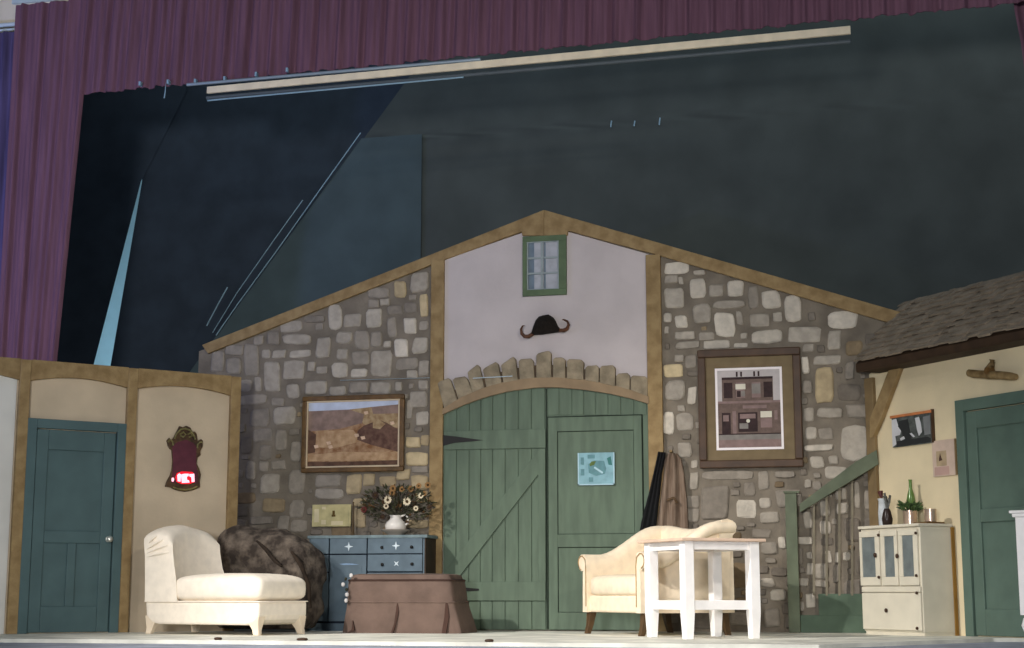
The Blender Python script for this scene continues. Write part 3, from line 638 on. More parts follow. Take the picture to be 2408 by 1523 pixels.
# roof
roof = thing('roof', 'brown shingled lean to roof over the yellow wall', 'roof', RF, ((u0e + u1) / 2, 0, ez), kind='structure')
mb = MB().hexa([(u0e, EN, ez), (u1, EN, ez), (u1, RN, rzz), (u0r, RN, rzz)], [(u0e, EN, ez - 0.06), (u1, EN, ez - 0.06), (u1, RN, rzz - 0.06), (u0r, RN, rzz - 0.06)])
part('roof_deck', mb, M['dkwood'], roof)
mb = MB(); NR = 11
sl = Vector((0, RN - EN, rzz - ez)); nrm = Vector((0, -(rzz - ez), RN - EN)).normalized()
for k in range(NR):
    f0, f1 = k / NR, (k + 1.35) / NR
    ul = u0e + (u0r - u0e) * (k / NR); u = ul + rnd.uniform(-0.03, 0.02)
    while u < u1:
        w_ = rnd.uniform(0.07, 0.15); j = rnd.uniform(-0.012, 0.012); th = rnd.uniform(0.008, 0.022)
        p0 = Vector((u, EN, ez)) + sl * f0 + Vector((0, 0, 0)) + nrm * (0.022 + j * 0.4) + sl.normalized() * j
        p1 = Vector((u, EN, ez)) + sl * min(f1, 1.02) + nrm * 0.002
        dx = Vector((w_ - 0.006, 0, 0)); up = nrm * th
        mb.hexa([p0 + up, p0 + dx + up, p1 + dx + up, p1 + up], [p0, p0 + dx, p1 + dx, p1])
        u += w_
part('shingles', mb, M['roof'], roof)
mb = MB().box(u0e, u1, EN + 0.005, EN + 0.035, ez - 0.075, ez + 0.0)
part('fascia', mb, M['dkwood'], roof)
mb = MB().box(u0e + 0.02, u1, EN + 0.04, -0.005, ez - 0.070, ez - 0.055)
part('soffit', mb, M['dkwood'], roof)
# right door
u0 = Ru(2268, 1200).x; u1d = u0 + 1.02
panel_door(RF, 'door_3', 'closed dark green panelled door in the yellow wall', u0, u1d, Ru(2300, 936).z, M['rdoor'], 0.10, [(.12, .50, 1), (.56, .92, 1)], None)

# carved wooden ornament
a = Ru(2278, 877, -0.05); b = Ru(2390, 885, -0.05); k = Ru(2327, 872, -0.05); s1 = Ru(2333, 845, -0.05)
t = thing('wooden_ornament', 'carved wooden wall ornament shaped like a short log with a peg', 'ornament', RF, ((a.x + b.x) / 2, -0.002, min(a.z, b.z) - 0.04))
logm = mat('grey wood log', (150, 126, 86), 0.8, 0.25, 12, rgb2=(96, 74, 42))
N = 9; pts = [a + (b - a) * (i / N) + Vector((0, 0, rnd.uniform(-.004, .004))) for i in range(N + 1)]
part('log', MB().tube(pts, [0.030, 0.036, 0.034, 0.035, 0.037, 0.037, 0.036, 0.036, 0.034, 0.024], 10), logm, t, smooth=50)
part('ring', MB().tube([k - Vector((0.018, 0, 0)), k, k + Vector((0.018, 0, 0))], 0.045, 10), mat('ornament ring', (112, 82, 42), 0.7, 0.2, 14), t, smooth=50)
part('peg', MB().tube([k + Vector((0.0, -0.01, 0.03)), (k + s1) / 2 + Vector((0.012, 0, 0.02)), s1], [0.022, 0.017, 0.024], 8), logm, t, smooth=50)
part('peg', MB().tube([k + Vector((0.05, -0.01, 0.03)), (k + s1) / 2 + Vector((0.03, 0, 0.02)), s1 + Vector((0, 0, -0.03))], [0.016, 0.014, 0.010], 8), logm, t, smooth=50)

# grey picture with orange rail
q = [bx(RF, *p) for p in ((2101, 992), (2193, 962), (2196, 1036), (2104, 1057))]
xx0, xx1 = q[0][0], q[1][0]; zz0, zz1 = (q[2][1] + q[3][1]) / 2, (q[0][1] + q[1][1]) / 2
t = thing('hanging_print', 'grey picture with white figures hanging from an orange wooden rail', 'picture', RF, ((xx0 + xx1) / 2, -0.002, zz0))
gm = [mat('grey print', (92, 96, 92), 0.8, 0.25, 14, rgb2=(54, 58, 56)), mat('print white', (206, 206, 208), 0.8, 0.08), mat('print black', (44, 46, 46), 0.8, 0.1), mat('print mid', (128, 130, 130), 0.8, 0.1)]
part('sheet', MB().box(xx0, xx1, -0.02, -0.002, zz0, zz1), gm, t)
mb = MB(); Wc, Hc = xx1 - xx0, zz1 - zz0
def G(u, v): return (xx0 + Wc * u, zz1 - Hc * v)
def gb(pts, mi, l): mb.poly([G(*p) for p in pts], -0.0205 - 0.0006 * l, -0.02, mi)
gb([(0, .05), (.12, .03), (.17, .3), (.24, .45), (.2, .6), (.08, .62), (.1, .9), (0, .98)], 1, 1)
gb([(.16, .3), (.2, .12), (.42, .1), (.46, .5), (.5, .9), (.3, .85), (.25, .5)], 2, 2)
gb([(.6, .1), (.7, .08), (.74, .3), (.76, .6), (.68, .72), (.64, .5)], 1, 2)
gb([(.8, .1), (.97, .08), (.97, .7), (.82, .72)], 3, 1)
gb([(.1, .8), (.9, .78), (.97, .85), (.97, .97), (.1, .99)], 2, 1)
gb([(.2, .72), (.3, .66), (.33, .75), (.22, .8)], 1, 3); gb([(.45, .6), (.5, .58), (.58, .72), (.54, .74)], 1, 3)
part('print', mb, gm, t)
mb = MB().box(xx0 - 0.015, xx1 + 0.01, -0.03, -0.002, zz1, zz1 + 0.024)
part('rail', mb, mat('orange rail', (206, 128, 78), 0.5, 0.12, 10), t, bevel=0.004, label='orange wooden top rail')
part('side_strip', MB().box(xx1, xx1 + 0.022, -0.025, -0.002, zz0 - 0.0, zz1 + 0.03), M['frame_dk'], t)

# pink print
xx0, xx1, zz0, zz1 = rect(RF, 2197, 1034, 2249, 1119)
t = thing('pink_print', 'pinkish unframed card with a tiny dark figure beside the green door', 'picture', RF, ((xx0 + xx1) / 2, -0.002, zz0))
km = [mat('pink card', (206, 182, 164), 0.8, 0.06, 14), mat('card inner', (182, 160, 128), 0.8, 0.1, 14), mat('card ink', (84, 58, 48), 0.8, 0.1), mat('card rose', (192, 158, 146), 0.8, 0.06)]
part('card', MB().box(xx0, xx1, -0.02, -0.002, zz0, zz1), km, t)
mb = MB(); Wc, Hc = xx1 - xx0, zz1 - zz0
def B(u0, v0, u1, v1, mi, l): mb.box(xx0 + Wc * u0, xx0 + Wc * u1, -0.0205 - 0.0006 * l, -0.02, zz1 - Hc * v1, zz1 - Hc * v0, mi)
B(.18, .3, .64, .72, 1, 1); B(.08, .74, .74, .97, 3, 1)
mb.poly([(xx0 + Wc * u, zz1 - Hc * v) for u, v in ((.3, .52), (.36, .36), (.42, .5), (.46, .56), (.3, .58))], -0.022, -0.02, 2)
part('print', mb, km, t)
part('edge_strip', MB().box(xx1, xx1 + 0.012, -0.016, -0.002, zz0, zz1), M['rwood'], t)

# ------------------------------------------------------------------ ivory cabinet against the yellow wall
DC = 0.40
cu0 = Ru(2022, 1300, -DC).x; cu1 = Ru(2161, 1300, -DC).x; ctop = Ru(2100, 1233, -DC).z
if True:
    n0, n1 = -DC, -0.03
    cab = thing('kitchen_cabinet', 'ivory painted kitchen cabinet with small glazed upper doors', 'cabinet', RF, ((cu0 + cu1) / 2, (n0 + n1) / 2, 0))
    W = cu1 - cu0
    mb = MB().box(cu0, cu1, n0 + 0.02, n1, 0.03, ctop - 0.025)
    part('body', mb, M['hoosier'], cab, bevel=0.006)
    part('cabinet_top', MB().box(cu0 - 0.012, cu1 + 0.012, n0 - 0.005, n1, ctop - 0.025, ctop), M['hoosier'], cab, bevel=0.004)
    part('back_strip', MB().box(cu1 + 0.003, cu1 + 0.016, n1 - 0.02, n1 + 0.012, 0.0, ctop - 0.03), mat('bare wood edge', (140, 104, 44), 0.7, 0.1), cab, label='bare wooden back edge')
    part('plinth', MB().box(cu0 + 0.01, cu1 - 0.005, n0 + 0.03, n1, 0.0, 0.03), M['hoosier'], cab)
    zmid = Ru(2100, 1378, -DC).z; zdr = Ru(2100, 1393, -DC).z
    ztp = Ru(2100, 1246, -DC).z
    # three glazed doors
    cols = [(2020, 2068, 2026, 2057), (2069, 2110, 2079, 2102), (2111, 2158, 2121, 2147)]
    for a, b, g0, g1 in cols:
        xa, xb = Ru(a, 1300, -DC).x + 0.006, Ru(b, 1300, -DC).x - 0.004
        ga, gb_ = Ru(g0, 1300, -DC).x, Ru(g1, 1300, -DC).x
        za, zb = zmid + 0.006, ztp
        gz0, gz1 = Ru(2100, 1356, -DC).z, Ru(2100, 1260, -DC).z
        mb = MB().box(xa, xb, n0, n0 + 0.02, za, gz0).box(xa, xb, n0, n0 + 0.02, gz1, zb).box(xa, ga, n0, n0 + 0.02, gz0, gz1).box(gb_, xb, n0, n0 + 0.02, gz0, gz1)
        d = part('door', mb, M['hoosier'], cab, bevel=0.004)
        part('pane', MB().box(ga, gb_, n0 + 0.010, n0 + 0.016, gz0, gz1), M['glass'], d)
    def knob_at(px, py, parent, nm='knob', r=0.016):
        p = Ru(px, py, -DC)
        part(nm, MB().rbox((p.x, n0 - 0.012, p.z), (r, 0.014, r * 1.3), 0.9, 10, 8), M['knob'], parent, smooth=60)
    xa, xb = cu0 + 0.006, cu1 - 0.006
    dd = part('drawer', MB().box(xa, xb, n0, n0 + 0.02, zdr + 0.004, zmid - 0.004), M['hoosier'], cab, bevel=0.004)
    lowd = part('door', MB().box(xa, xb, n0, n0 + 0.02, 0.045, zdr - 0.004), M['hoosier'], cab, bevel=0.004)
    for px, py in ((2060, 1305), (2112, 1307)): knob_at(px, py, cab)
    for px, py in ((2068, 1258), (2069, 1357), (2156, 1253), (2157, 1353), (2158, 1394), (2159, 1477)): knob_at(px, py, cab, 'hinge', 0.010)
    knob_at(2086, 1435, lowd, 'handle', 0.014)

# things on the cabinet
nmid = -0.22
def on_top(px, n=nmid): return Ru(px, 1225, n).x
# cutting board at the right end
bu0, bu1 = on_top(2152, -0.20), on_top(2226, -0.20)
bu1 = min(bu1, cu1 + 0.0)
def prof_lathe(fr_pt, prof, n=18): return MB().lathe(prof, fr_pt, n)
# work out tops from pixel heights
def top_z(px, py, n=nmid): return Ru(px, py, n).z
ctz = ctop
un = lambda px: min(max(Ru(px, 1215, -0.22).x, cu0 + 0.05), cu1 - 0.05)
# 1 white tall jar with utensils
u_ = un(2078); hz = top_z(2078, 1172) - ctz
glassm = mat('milk glass', (206, 210, 212), 0.3, 0.12, 20, spec=0.5)
t = thing('utensil_jar', 'whitish jar holding a dark red ladle at the cabinet left end', 'jar', RF, (u_, nmid, ctz))
part('jar', MB().lathe([(0.03, 0), (0.045, 0.01), (0.048, hz * 0.5), (0.04, hz * 0.9), (0.05, hz), (0.044, hz), (0.034, hz * 0.9)], (u_, nmid, ctz), 16), glassm, t, smooth=50)
lz = top_z(2072, 1155) - ctz
part('ladle', MB().tube([(u_, nmid, ctz + hz * 0.6), (u_ - 0.02, nmid, ctz + hz * 1.05), (u_ - 0.035, nmid, ctz + lz)], [0.010, 0.012, 0.026], 8), mat('dark red ladle', (84, 40, 38), 0.5, 0.1), t, smooth=60, label='dark red ladle')
# 2 dark jug with twigs
u_ = un(2099); hz = top_z(2099, 1196) - ctz
t = thing('dark_jug', 'small dark brown jug with twigs on the cabinet', 'jug', RF, (u_, -0.28, ctz))
part('jug', MB().lathe([(0.02, 0), (0.042, 0.01), (0.048, hz * 0.4), (0.036, hz * 0.8), (0.024, hz), (0.018, hz)], (u_, -0.28, ctz), 16), mat('dark glaze', (48, 36, 32), 0.3, 0.15), t, smooth=60)
mb = MB()
for i in range(9):
    a = rnd.uniform(-0.06, 0.06); hh = rnd.uniform(0.07, 0.15)
    mb.tube([(u_ + a * 0.1, -0.28, ctz + hz * 0.8), (u_ + a * 0.6, -0.28 + rnd.uniform(-.02, .02), ctz + hz + hh * 0.5), (u_ + a, -0.28 + rnd.uniform(-.03, .03), ctz + hz + hh)], [0.004, 0.006, 0.012], 5)
part('twigs', mb, mat('grey twigs', (122, 124, 120), 0.8, 0.3, 30, rgb2=(70, 66, 60)), t)
# 3 metal pot with plant, 4 canister, bottle
metal = mat('bright tin', (214, 188, 166), 0.28, 0.1, 10, metal=0.7)
u_ = un(2140); hz = top_z(2140, 1200) - ctz
t = thing('tin_pot', 'shiny tin pot holding a green plant on the cabinet', 'pot', RF, (u_, nmid, ctz))
part('pot', MB().lathe([(0.05, 0), (0.058, 0.006), (0.062, hz), (0.066, hz), (0.058, hz), (0.05, hz * 0.5)], (u_, nmid, ctz), 18), metal, t, smooth=40)
lm = mat('green leaves', (82, 108, 58), 0.7, 0.3, 30, rgb2=(48, 66, 40))
mb = MB()
def leaf(mb, p, d, L_, w_, mi=0):
    d = Vector(d).normalized(); s_ = d.cross(Vector((rnd.uniform(-1, 1), rnd.uniform(-1, 1), rnd.uniform(-1, 1)))).normalized()
    up = s_.cross(d) * 0.004
    p = Vector(p); c1 = p + d * L_ * 0.45; tip = p + d * L_
    mb.add([p, c1 + s_ * w_, tip, c1 - s_ * w_, p + up, c1 + s_ * w_ + up, tip + up, c1 - s_ * w_ + up], [(0, 1, 2, 3), (7, 6, 5, 4), (0, 4, 5, 1), (1, 5, 6, 2), (2, 6, 7, 3), (3, 7, 4, 0)], mi)
for i in range(46):
    a = rnd.uniform(0, 6.28); e = rnd.uniform(0.0, 0.9)
    leaf(mb, (u_ + 0.045 * math.cos(a), nmid + 0.045 * math.sin(a), ctz + hz + rnd.uniform(-0.01, 0.05)), (math.cos(a) * 0.8, math.sin(a) * 0.6, e), rnd.uniform(0.05, 0.09), rnd.uniform(0.012, 0.022))
part('leaves', mb, lm, t)
bz = top_z(2143, 1124)
bu = Ru(2144, 1215, -0.11).x
t = solo('green_bottle', MB().lathe([(0.03, 0), (0.040, 0.01), (0.040, (bz - ctz) * 0.55), (0.03, (bz - ctz) * 0.68), (0.015, (bz - ctz) * 0.8), (0.014, (bz - ctz) * 0.96), (0.018, bz - ctz)], (bu, -0.11, ctz), 18), mat('green bottle glass', (96, 126, 62), 0.15, 0.08, spec=0.6), RF, 'tall green glass bottle behind the leafy pot on the cabinet', 'bottle', smooth=50)
u_ = un(2186); hz = top_z(2186, 1201) - ctz
t = solo('tin_canister', MB().lathe([(0.045, 0), (0.050, 0.004), (0.050, hz * 0.85), (0.053, hz * 0.86), (0.053, hz), (0.002, hz + 0.004)], (u_, -0.21, ctz + 0.016), 18), metal, RF, 'shiny tin canister at the right on the cutting board', 'canister', smooth=40)
mb = MB().box(un(2164), cu1 - 0.005, -0.30, -0.10, ctz, ctz + 0.015)
solo('cutting_board', mb, mat('brown board', (112, 82, 46), 0.6, 0.15, 10), RF, 'flat brown cutting board lying on the cabinet right end', 'board', bevel=0.003)

# ------------------------------------------------------------------ white cabinet with curved legs at the right edge
sfx = uv(RF, 2391, 1300, -0.66)
SFm = Frame(RF.M @ Vector((sfx.x, -0.66, -0.03)), R(-51 + 24))
wz = lambda py: uv(SFm, 2390, py, 0.0).z
t = thing('white_stand', 'white painted cabinet on curved legs at the right edge', 'cabinet', SFm, (0.25, 0.2, 0))
zt_, zb_ = wz(1200), wz(1446)
mb = MB().box(0.0, 0.07, 0, 0.4, zb_, zt_ - 0.05).box(0.44, 0.5, 0, 0.4, zb_, zt_ - 0.05).box(0.06, 0.44, 0, 0.4, zb_, zb_ + 0.04).box(0.06, 0.44, 0, 0.4, zt_ - 0.10, zt_ - 0.05).box(0.06, 0.44, 0.36, 0.4, zb_ + 0.04, zt_ - 0.1)
part('body', mb, M['white'], t, bevel=0.005)
part('inset', MB().box(0.072, 0.438, 0.03, 0.04, zb_ + 0.042, zt_ - 0.102), M['glass'], t, label='dark inset front')
part('stand_top', MB().box(-0.035, 0.535, -0.03, 0.43, zt_ - 0.022, zt_).box(-0.018, 0.518, -0.015, 0.415, zt_ - 0.05, zt_ - 0.022), M['white'], t, bevel=0.006)
part('skirt', MB().box(0.025, 0.475, 0.01, 0.39, zb_ - 0.05, zb_), M['white'], t, bevel=0.006)
for x, y, sx, sy in ((0.045, 0.03, -1, -1), (0.455, 0.03, 1, -1), (0.045, 0.37, -1, 1), (0.455, 0.37, 1, 1)):
    zl_ = zb_ - 0.03
    part('leg', MB().tube([(x, y, zl_), (x + sx * 0.012, y + sy * 0.008, zl_ * 0.75), (x + sx * 0.004, y, zl_ * 0.45), (x - sx * 0.006, y, zl_ * 0.2), (x + sx * 0.014, y + sy * 0.008, 0.012), (x + sx * 0.018, y + sy * 0.01, 0.0)], [0.032, 0.034, 0.022, 0.016, 0.02, 0.022], 10), M['white'], t, smooth=60)

# ------------------------------------------------------------------ green stair railing in front of the stone wall (right)
SN = -0.10
sr = thing('stair_railing', 'green painted stair railing with newel post before the stone wall', 'railing', BK, (uv(BK, 1940, 1480, SN).x, SN, 0))
grm = mat('railing green', (100, 108, 88), 0.75, 0.12, 6)
grd = mat('base green', (84, 102, 84), 0.75, 0.12, 6)
x0, x1, z0, z1 = rect(BK, 1851, 1160, 1878, 1480, SN)
part('newel_post', MB().box(x0, x1, SN - 0.05, SN + 0.02, 0, z1).box(x0 - 0.012, x1 + 0.03, SN - 0.06, SN + 0.03, z1, z1 + 0.02), grm, sr, bevel=0.005)
q = [bx(BK, *p, SN) for p in ((1880, 1186), (2012, 1086), (2062, 1058), (2066, 1092), (2040, 1108), (1882, 1205))]
part('handrail', MB().poly(q, SN - 0.04, SN + 0.01), grm, sr, bevel=0.005)
x0b = bx(BK, 2018, 1440, SN)[0]
zb0 = bx(BK, 1950, 1396, SN)[1]; zb1 = bx(BK, 1950, 1446, SN)[1]
mb = MB().box(x1, x0b + 0.1, SN - 0.01, SN + 0.02, 0, zb1)
xk = bx(BK, 1925, 1420, SN)[0]
mb.box(xk, x0b + 0.1, SN - 0.01, SN + 0.02, zb1, zb0)
part('base_panel', mb, grd, sr, bevel=0.003)
mb = MB()
balm = mat('olive baluster', (126, 118, 100), 0.8, 0.12, 8)
for a, b, w in ((1914, 1178, 0.02), (1944, 1154, 0.02), (1974, 1130, 0.02), (2004, 1108, 0.02)):
    mb = MB().line(*bx(BK, a, b, SN), *bx(BK, a, 1400, SN), w, SN - 0.012, SN + 0.004)
    part('baluster', mb, balm, sr)

# ------------------------------------------------------------------ scarf and coat on a peg right of the door
pk_ = uv(BK, 1560, 1066, -0.06)
t = thing('black_scarf', 'long black scarf slanting down beside the green door', 'scarf', BK, (pk_.x, -0.07, uv(BK, 1530, 1255, -0.07).z))
lft = [(1548, 1062), (1541, 1095), (1532, 1135), (1525, 1165), (1517, 1194), (1508, 1230), (1498, 1290)]
rgt = [(1566, 1064), (1561, 1090), (1556, 1120), (1552, 1160), (1548, 1196), (1543, 1240), (1536, 1300)]
rings = []
for a, b in zip(lft, rgt):
    ring = []
    for i in range(7):
        k = i / 6; x, z = bx(BK, a[0] + (b[0] - a[0]) * k, a[1] + (b[1] - a[1]) * k, -0.07)
        ring.append((x, -0.075 - 0.018 * math.sin(k * math.pi * 3) ** 2 - 0.01, z))
    ring += [(x, -0.062, z) for x, y, z in ring[::-1]]
    rings.append(ring)
part('scarf_cloth', MB().loft(rings), mat('black wool', (20, 20, 22), 0.95, 0.1), t, smooth=50)
t = thing('brown_coat', 'brown coat hanging on a peg beside the black scarf', 'coat', BK, (uv(BK, 1585, 1250, -0.06).x, -0.07, uv(BK, 1585, 1300, -0.06).z))
rings = []
for py, a, b in ((1066, 1570, 1592), (1080, 1563, 1602), (1110, 1558, 1608), (1150, 1552, 1612), (1190, 1547, 1616), (1230, 1542, 1618), (1300, 1538, 1620)):
    ring = []
    for i in range(25):
        k = i / 24; x, z = bx(BK, a + (b - a) * k, py, -0.06)
        ring.append((x, -0.06 - 0.03 * math.sin(k * math.pi) - 0.02 * math.sin(k * math.pi * 5.2 + py * 0.004), z))
    ring += [(x, -0.026, z) for x, y, z in ring[::-1]]
    rings.append(ring)
coatm = mat('brown coat cloth', (134, 116, 100), 0.95, 0.2, 6, rgb2=(100, 82, 68), stretch=(8, 1, 0.6))
part('coat_body', MB().loft(rings), coatm, t, smooth=50)
mb = MB().tube([Vector((*[bx(BK, 1568, 1180, -0.12)[0]], -0.105, bx(BK, 1568, 1176, -0.12)[1])), Vector((bx(BK, 1584, 1170, -0.12)[0], -0.11, bx(BK, 1584, 1170, -0.12)[1])), Vector((bx(BK, 1592, 1182, -0.12)[0], -0.105, bx(BK, 1592, 1182, -0.12)[1]))], 0.012, 8)
part('strap', mb, M['brleg'], t, smooth=50)
part('peg', MB().tube([(uv(BK, 1580, 1064).x, -0.02, uv(BK, 1580, 1064).z), (uv(BK, 1580, 1064).x, -0.09, uv(BK, 1580, 1062).z)], 0.014, 8), M['rwood'], t)

# ================================================================== CHAISE
co = floor_pt(352, 1488)
cn = floor_pt(607, 1494.5)
CF = Frame((co.x, co.y, 0), math.atan2(cn.y - co.y, cn.x - co.x))
# keep the size sensible: move the far end so that the long side is 1.2 m at 17.6 degrees
hd = R(-17.6); LEN, WID = 1.31, 0.66
CF = Frame((cn.x - LEN * math.cos(hd), cn.y - LEN * math.sin(hd), 0), hd)
ch = thing('chaise_lounge', 'cream upholstered chaise with rounded back at the left', 'chaise', CF, (LEN / 2, WID / 2, 0))
zb = 0.085; zr_ = 0.285
pts = [(0.0, zr_), (LEN, zr_), (LEN, 0.17), (LEN - 0.02, 0.13), (LEN - 0.06, 0.10), (LEN - 0.14, zb), (0.16, zb), (0.08, 0.10), (0.04, 0.13), (0.015, 0.16)]
part('base', MB().poly(pts, 0.0, WID), M['cream'], ch, bevel=0.02)
def seatfn(p):
    k = (p.x - 0.36) / (LEN - 0.36)
    return Vector((p.x, p.y, p.z + (0.012 * math.sin(k * math.pi) if p.z > 0.4 else 0)))
part('seat_cushion', MB().rbox(((0.30 + LEN + 0.012) / 2, WID / 2, 0.395), ((LEN + 0.012 - 0.30) / 2, WID / 2 + 0.012, 0.125), 0.16, 44, 18, 0.50, seatfn), M['cream'], ch, smooth=60)
part('piping', MB().tube([(0.0, -0.006, zr_), (LEN, -0.006, zr_), (LEN + 0.006, 0.0, zr_), (LEN + 0.006, WID, zr_)], 0.006, 6), M['cream'], ch, smooth=60)
# back rest: rings along y
rings = []
NY = 22
for j in range(NY + 1):
    k = j / NY; y = -0.012 + (WID + 0.024) * k
    arc_ = math.sin(math.pi * k)
    top = (0.880 + 0.092 * math.sin(math.pi * min(k, 0.5)) ** 0.85) - 0.05 * max(0.0, k - 0.55) / 0.45
    thick = 0.30 - 0.10 * arc_ ** 0.7 - 0.05 * k
    x_in_top = 0.02 + thick; x_in_bot = 0.40 - 0.09 * arc_ ** 0.7
    edge = min(1.0, 9 * k, 7 * (1 - k)); edge = (0.965 + 0.035 * math.sqrt(edge)) if k < 0.5 else (0.92 + 0.08 * math.sqrt(edge))
    prof = [(0.0, 0.28), (-0.006, 0.45), (-0.02, 0.70), (-0.038, top - 0.06), (-0.038, top - 0.02), (0.0, top - 0.006), (0.02 + thick * 0.4, top), (0.02 + thick * 0.75, top - 0.02), (x_in_top, top - 0.08), (x_in_top + 0.01, top - 0.16), (x_in_top + 0.35 * (x_in_bot - x_in_top), 0.62), (x_in_bot - 0.02, 0.46), (x_in_bot, 0.28)]
    cx_, cz_ = 0.17, 0.55
    rings.append([(cx_ + (a - cx_) * edge, y, 0.28 + (b - 0.28) * edge) for a, b in prof])
part('backrest', MB().loft(rings), M['cream'], ch, smooth=60)
mb = MB()
for a in ((0.0, 0.74, 0.20, 0.83), (0.01, 0.71, 0.26, 0.78), (0.02, 0.68, 0.27, 0.715), (0.03, 0.80, 0.12, 0.86)):
    mb.tube([(a[0], -0.012, a[1]), ((a[0] + a[2]) / 2, -0.022, (a[1] + a[3]) / 2 + 0.008), (a[2], -0.012, a[3])], [0.004, 0.012, 0.005], 6)
part('gathered_pleats', mb, M['cream'], ch, smooth=60)
for x, y, sx, sy in ((0.07, 0.05, -1, -1), (LEN - 0.07, 0.05, 1, -1), (0.07, WID - 0.05, -1, 1), (LEN - 0.07, WID - 0.05, 1, 1)):
    def sq(cx, cy, h, z): return [(cx - h, cy - h * 0.7, z), (cx + h, cy - h * 0.7, z), (cx + h, cy + h * 0.7, z), (cx - h, cy + h * 0.7, z)]
    part('leg', MB().loft([sq(x + sx * 0.035, y + sy * 0.02, 0.030, 0), sq(x + sx * 0.022, y + sy * 0.012, 0.036, 0.05), sq(x + sx * 0.0, y + sy * 0.004, 0.062, 0.12), sq(x, y, 0.068, 0.16)]), M['cleg'], ch, bevel=0.006)

# ================================================================== DRAPED ARMCHAIR behind it
dc = uv(BK, 632, 1485, -0.74)
DF = Frame((dc.x, dc.y, 0), R(-8))
dt = thing('draped_armchair', 'low armchair under a mottled dark brown throw behind the chaise', 'armchair', DF, (0, 0, 0))
def dfn(p):
    q = Vector(p)
    f = noise.noise(q * 3.2) * 0.06 + noise.noise(q * 8.0 + Vector((5, 2, 1))) * 0.03 + noise.noise(q * 17.0) * 0.010
    c = Vector((0, 0, 0.4)); d = (q - c); d.normalize()
    q = q + d * f
    if q.z > 0.55: q.z += -0.10 * (q.x / 0.55) + 0.02
    flare = max(0, 0.35 - q.z) * 0.14
    q.x *= 1 + flare; q.y *= 1 + flare
    return Vector((q.x, q.y, max(q.z, 0.03)))
part('throw', MB().rbox((0.0, 0.0, 0.43), (0.52, 0.25, 0.50), 0.5, 72, 48, 0.55, dfn), M['throw'], dt, smooth=60)
part('throw_fold', MB().tube([(0.0, -0.27, 0.84), (0.12, -0.30, 0.76), (0.22, -0.32, 0.66), (0.30, -0.32, 0.60)], [0.01, 0.02, 0.018, 0.01], 8), mat('throw fold', (52, 42, 34), 0.95, 0.2, 20), dt, smooth=60)
part('throw_fold', MB().tube([(0.36, -0.25, 0.74), (0.46, -0.24, 0.62), (0.53, -0.22, 0.44), (0.56, -0.22, 0.22)], [0.012, 0.026, 0.024, 0.012], 8), mat('throw edge', (58, 46, 36), 0.95, 0.2, 20), dt, smooth=60)

# ================================================================== BLUE DRESSER
DN = -0.42
x0 = bx(BK, 727, 1300, DN)[0]; x1 = bx(BK, 1001, 1300, DN)[0]; zt_ = bx(BK, 870, 1258, DN)[1]
dr = thing('blue_dresser', 'blue painted dresser with white star motifs against the stone wall', 'dresser', BK, ((x0 + x1) / 2, DN / 2 - 0.03, 0))
n1 = -0.07
part('body', MB().box(x0, x1 - 0.012, DN + 0.02, n1, 0.07, zt_ - 0.03), [M['bluegap']], dr)
part('side_panel', MB().box(x1 - 0.012, x1, DN, n1, 0.0, zt_ - 0.03), M['blueside'], dr, label='dark brown right side panel')
part('dresser_top', MB().box(x0 - 0.015, x1 + 0.02, DN - 0.02, n1, zt_ - 0.03, zt_), M['bluetop'], dr, bevel=0.005)
part('plinth', MB().box(x0, x1 - 0.012, DN + 0.01, DN + 0.02, 0.0, 0.07), M['blue'], dr)
xc = [bx(BK, p, 1300, DN)[0] for p in (727, 775, 864, 1000)]
zc = [bx(BK, 870, p, DN)[1] for p in (1263, 1303, 1345)]
part('stile', MB().box(x0, x0 + 0.014, DN, DN + 0.02, 0.0, zt_ - 0.03), M['blue'], dr)
part('stile', MB().box(x1 - 0.026, x1 - 0.012, DN, DN + 0.02, 0.0, zt_ - 0.03), M['blue'], dr)
def knob(px, py, parent):
    p = uv(BK, px, py, DN)
    part('knob', MB().rbox((p.x, DN - 0.018, p.z), (0.016, 0.014, 0.016), 0.9, 10, 8), M['iron'], parent, smooth=60)
def star(px, py, r, parent, rot=0.0):
    p = uv(BK, px, py, DN); pts = []
    for i in range(8):
        a = math.pi / 4 * i + rot; rr = r if i % 2 == 0 else r * 0.3
        pts.append((p.x + rr * math.cos(a), p.z + rr * math.sin(a)))
    part('star_motif', MB().poly(pts, DN - 0.014, DN - 0.012), M['star'], parent)
g = 0.006
for i in range(3):
    for j in range(2):
        if i == 1 and j == 1: continue
        d = part('drawer', MB().box(xc[i] + g + (0.012 if i == 0 else 0), xc[i + 1] - g - (0.02 if i == 2 else 0), DN - 0.012, DN + 0.02, zc[j + 1] + g, zc[j] - g * 0.6), M['blue'], dr, bevel=0.004)
        if (i, j) == (1, 0): star(821, 1285, 0.045, d)
        if (i, j) == (2, 0): star(932, 1283, 0.042, d); knob(899, 1287, d); knob(969, 1286, d)
        if (i, j) == (2, 1): star(933, 1325, 0.034, d, math.pi / 4); knob(900, 1327, d); knob(970, 1326, d)
d = part('door', MB().box(xc[1] + g, xc[2] - g, DN - 0.012, DN + 0.02, 0.09, zc[1] - g), M['blue'], dr, bevel=0.004)
q = [bx(BK, *p, DN) for p in ((798, 1326), (815, 1324), (830, 1325), (846, 1327), (830, 1328), (815, 1329))]
part('painted_swag', MB().poly(q, DN - 0.014, DN - 0.012), mat('pale swag', (134, 160, 190), 0.8, 0.05), d)
mb = MB(); a, b = xc[1] + 0.05, xc[2] - 0.05
mb.box(a, b, DN - 0.016, DN - 0.012, 0.16, zc[1] - 0.10)
part('door_panel', mb, M['blue'], d, bevel=0.004)
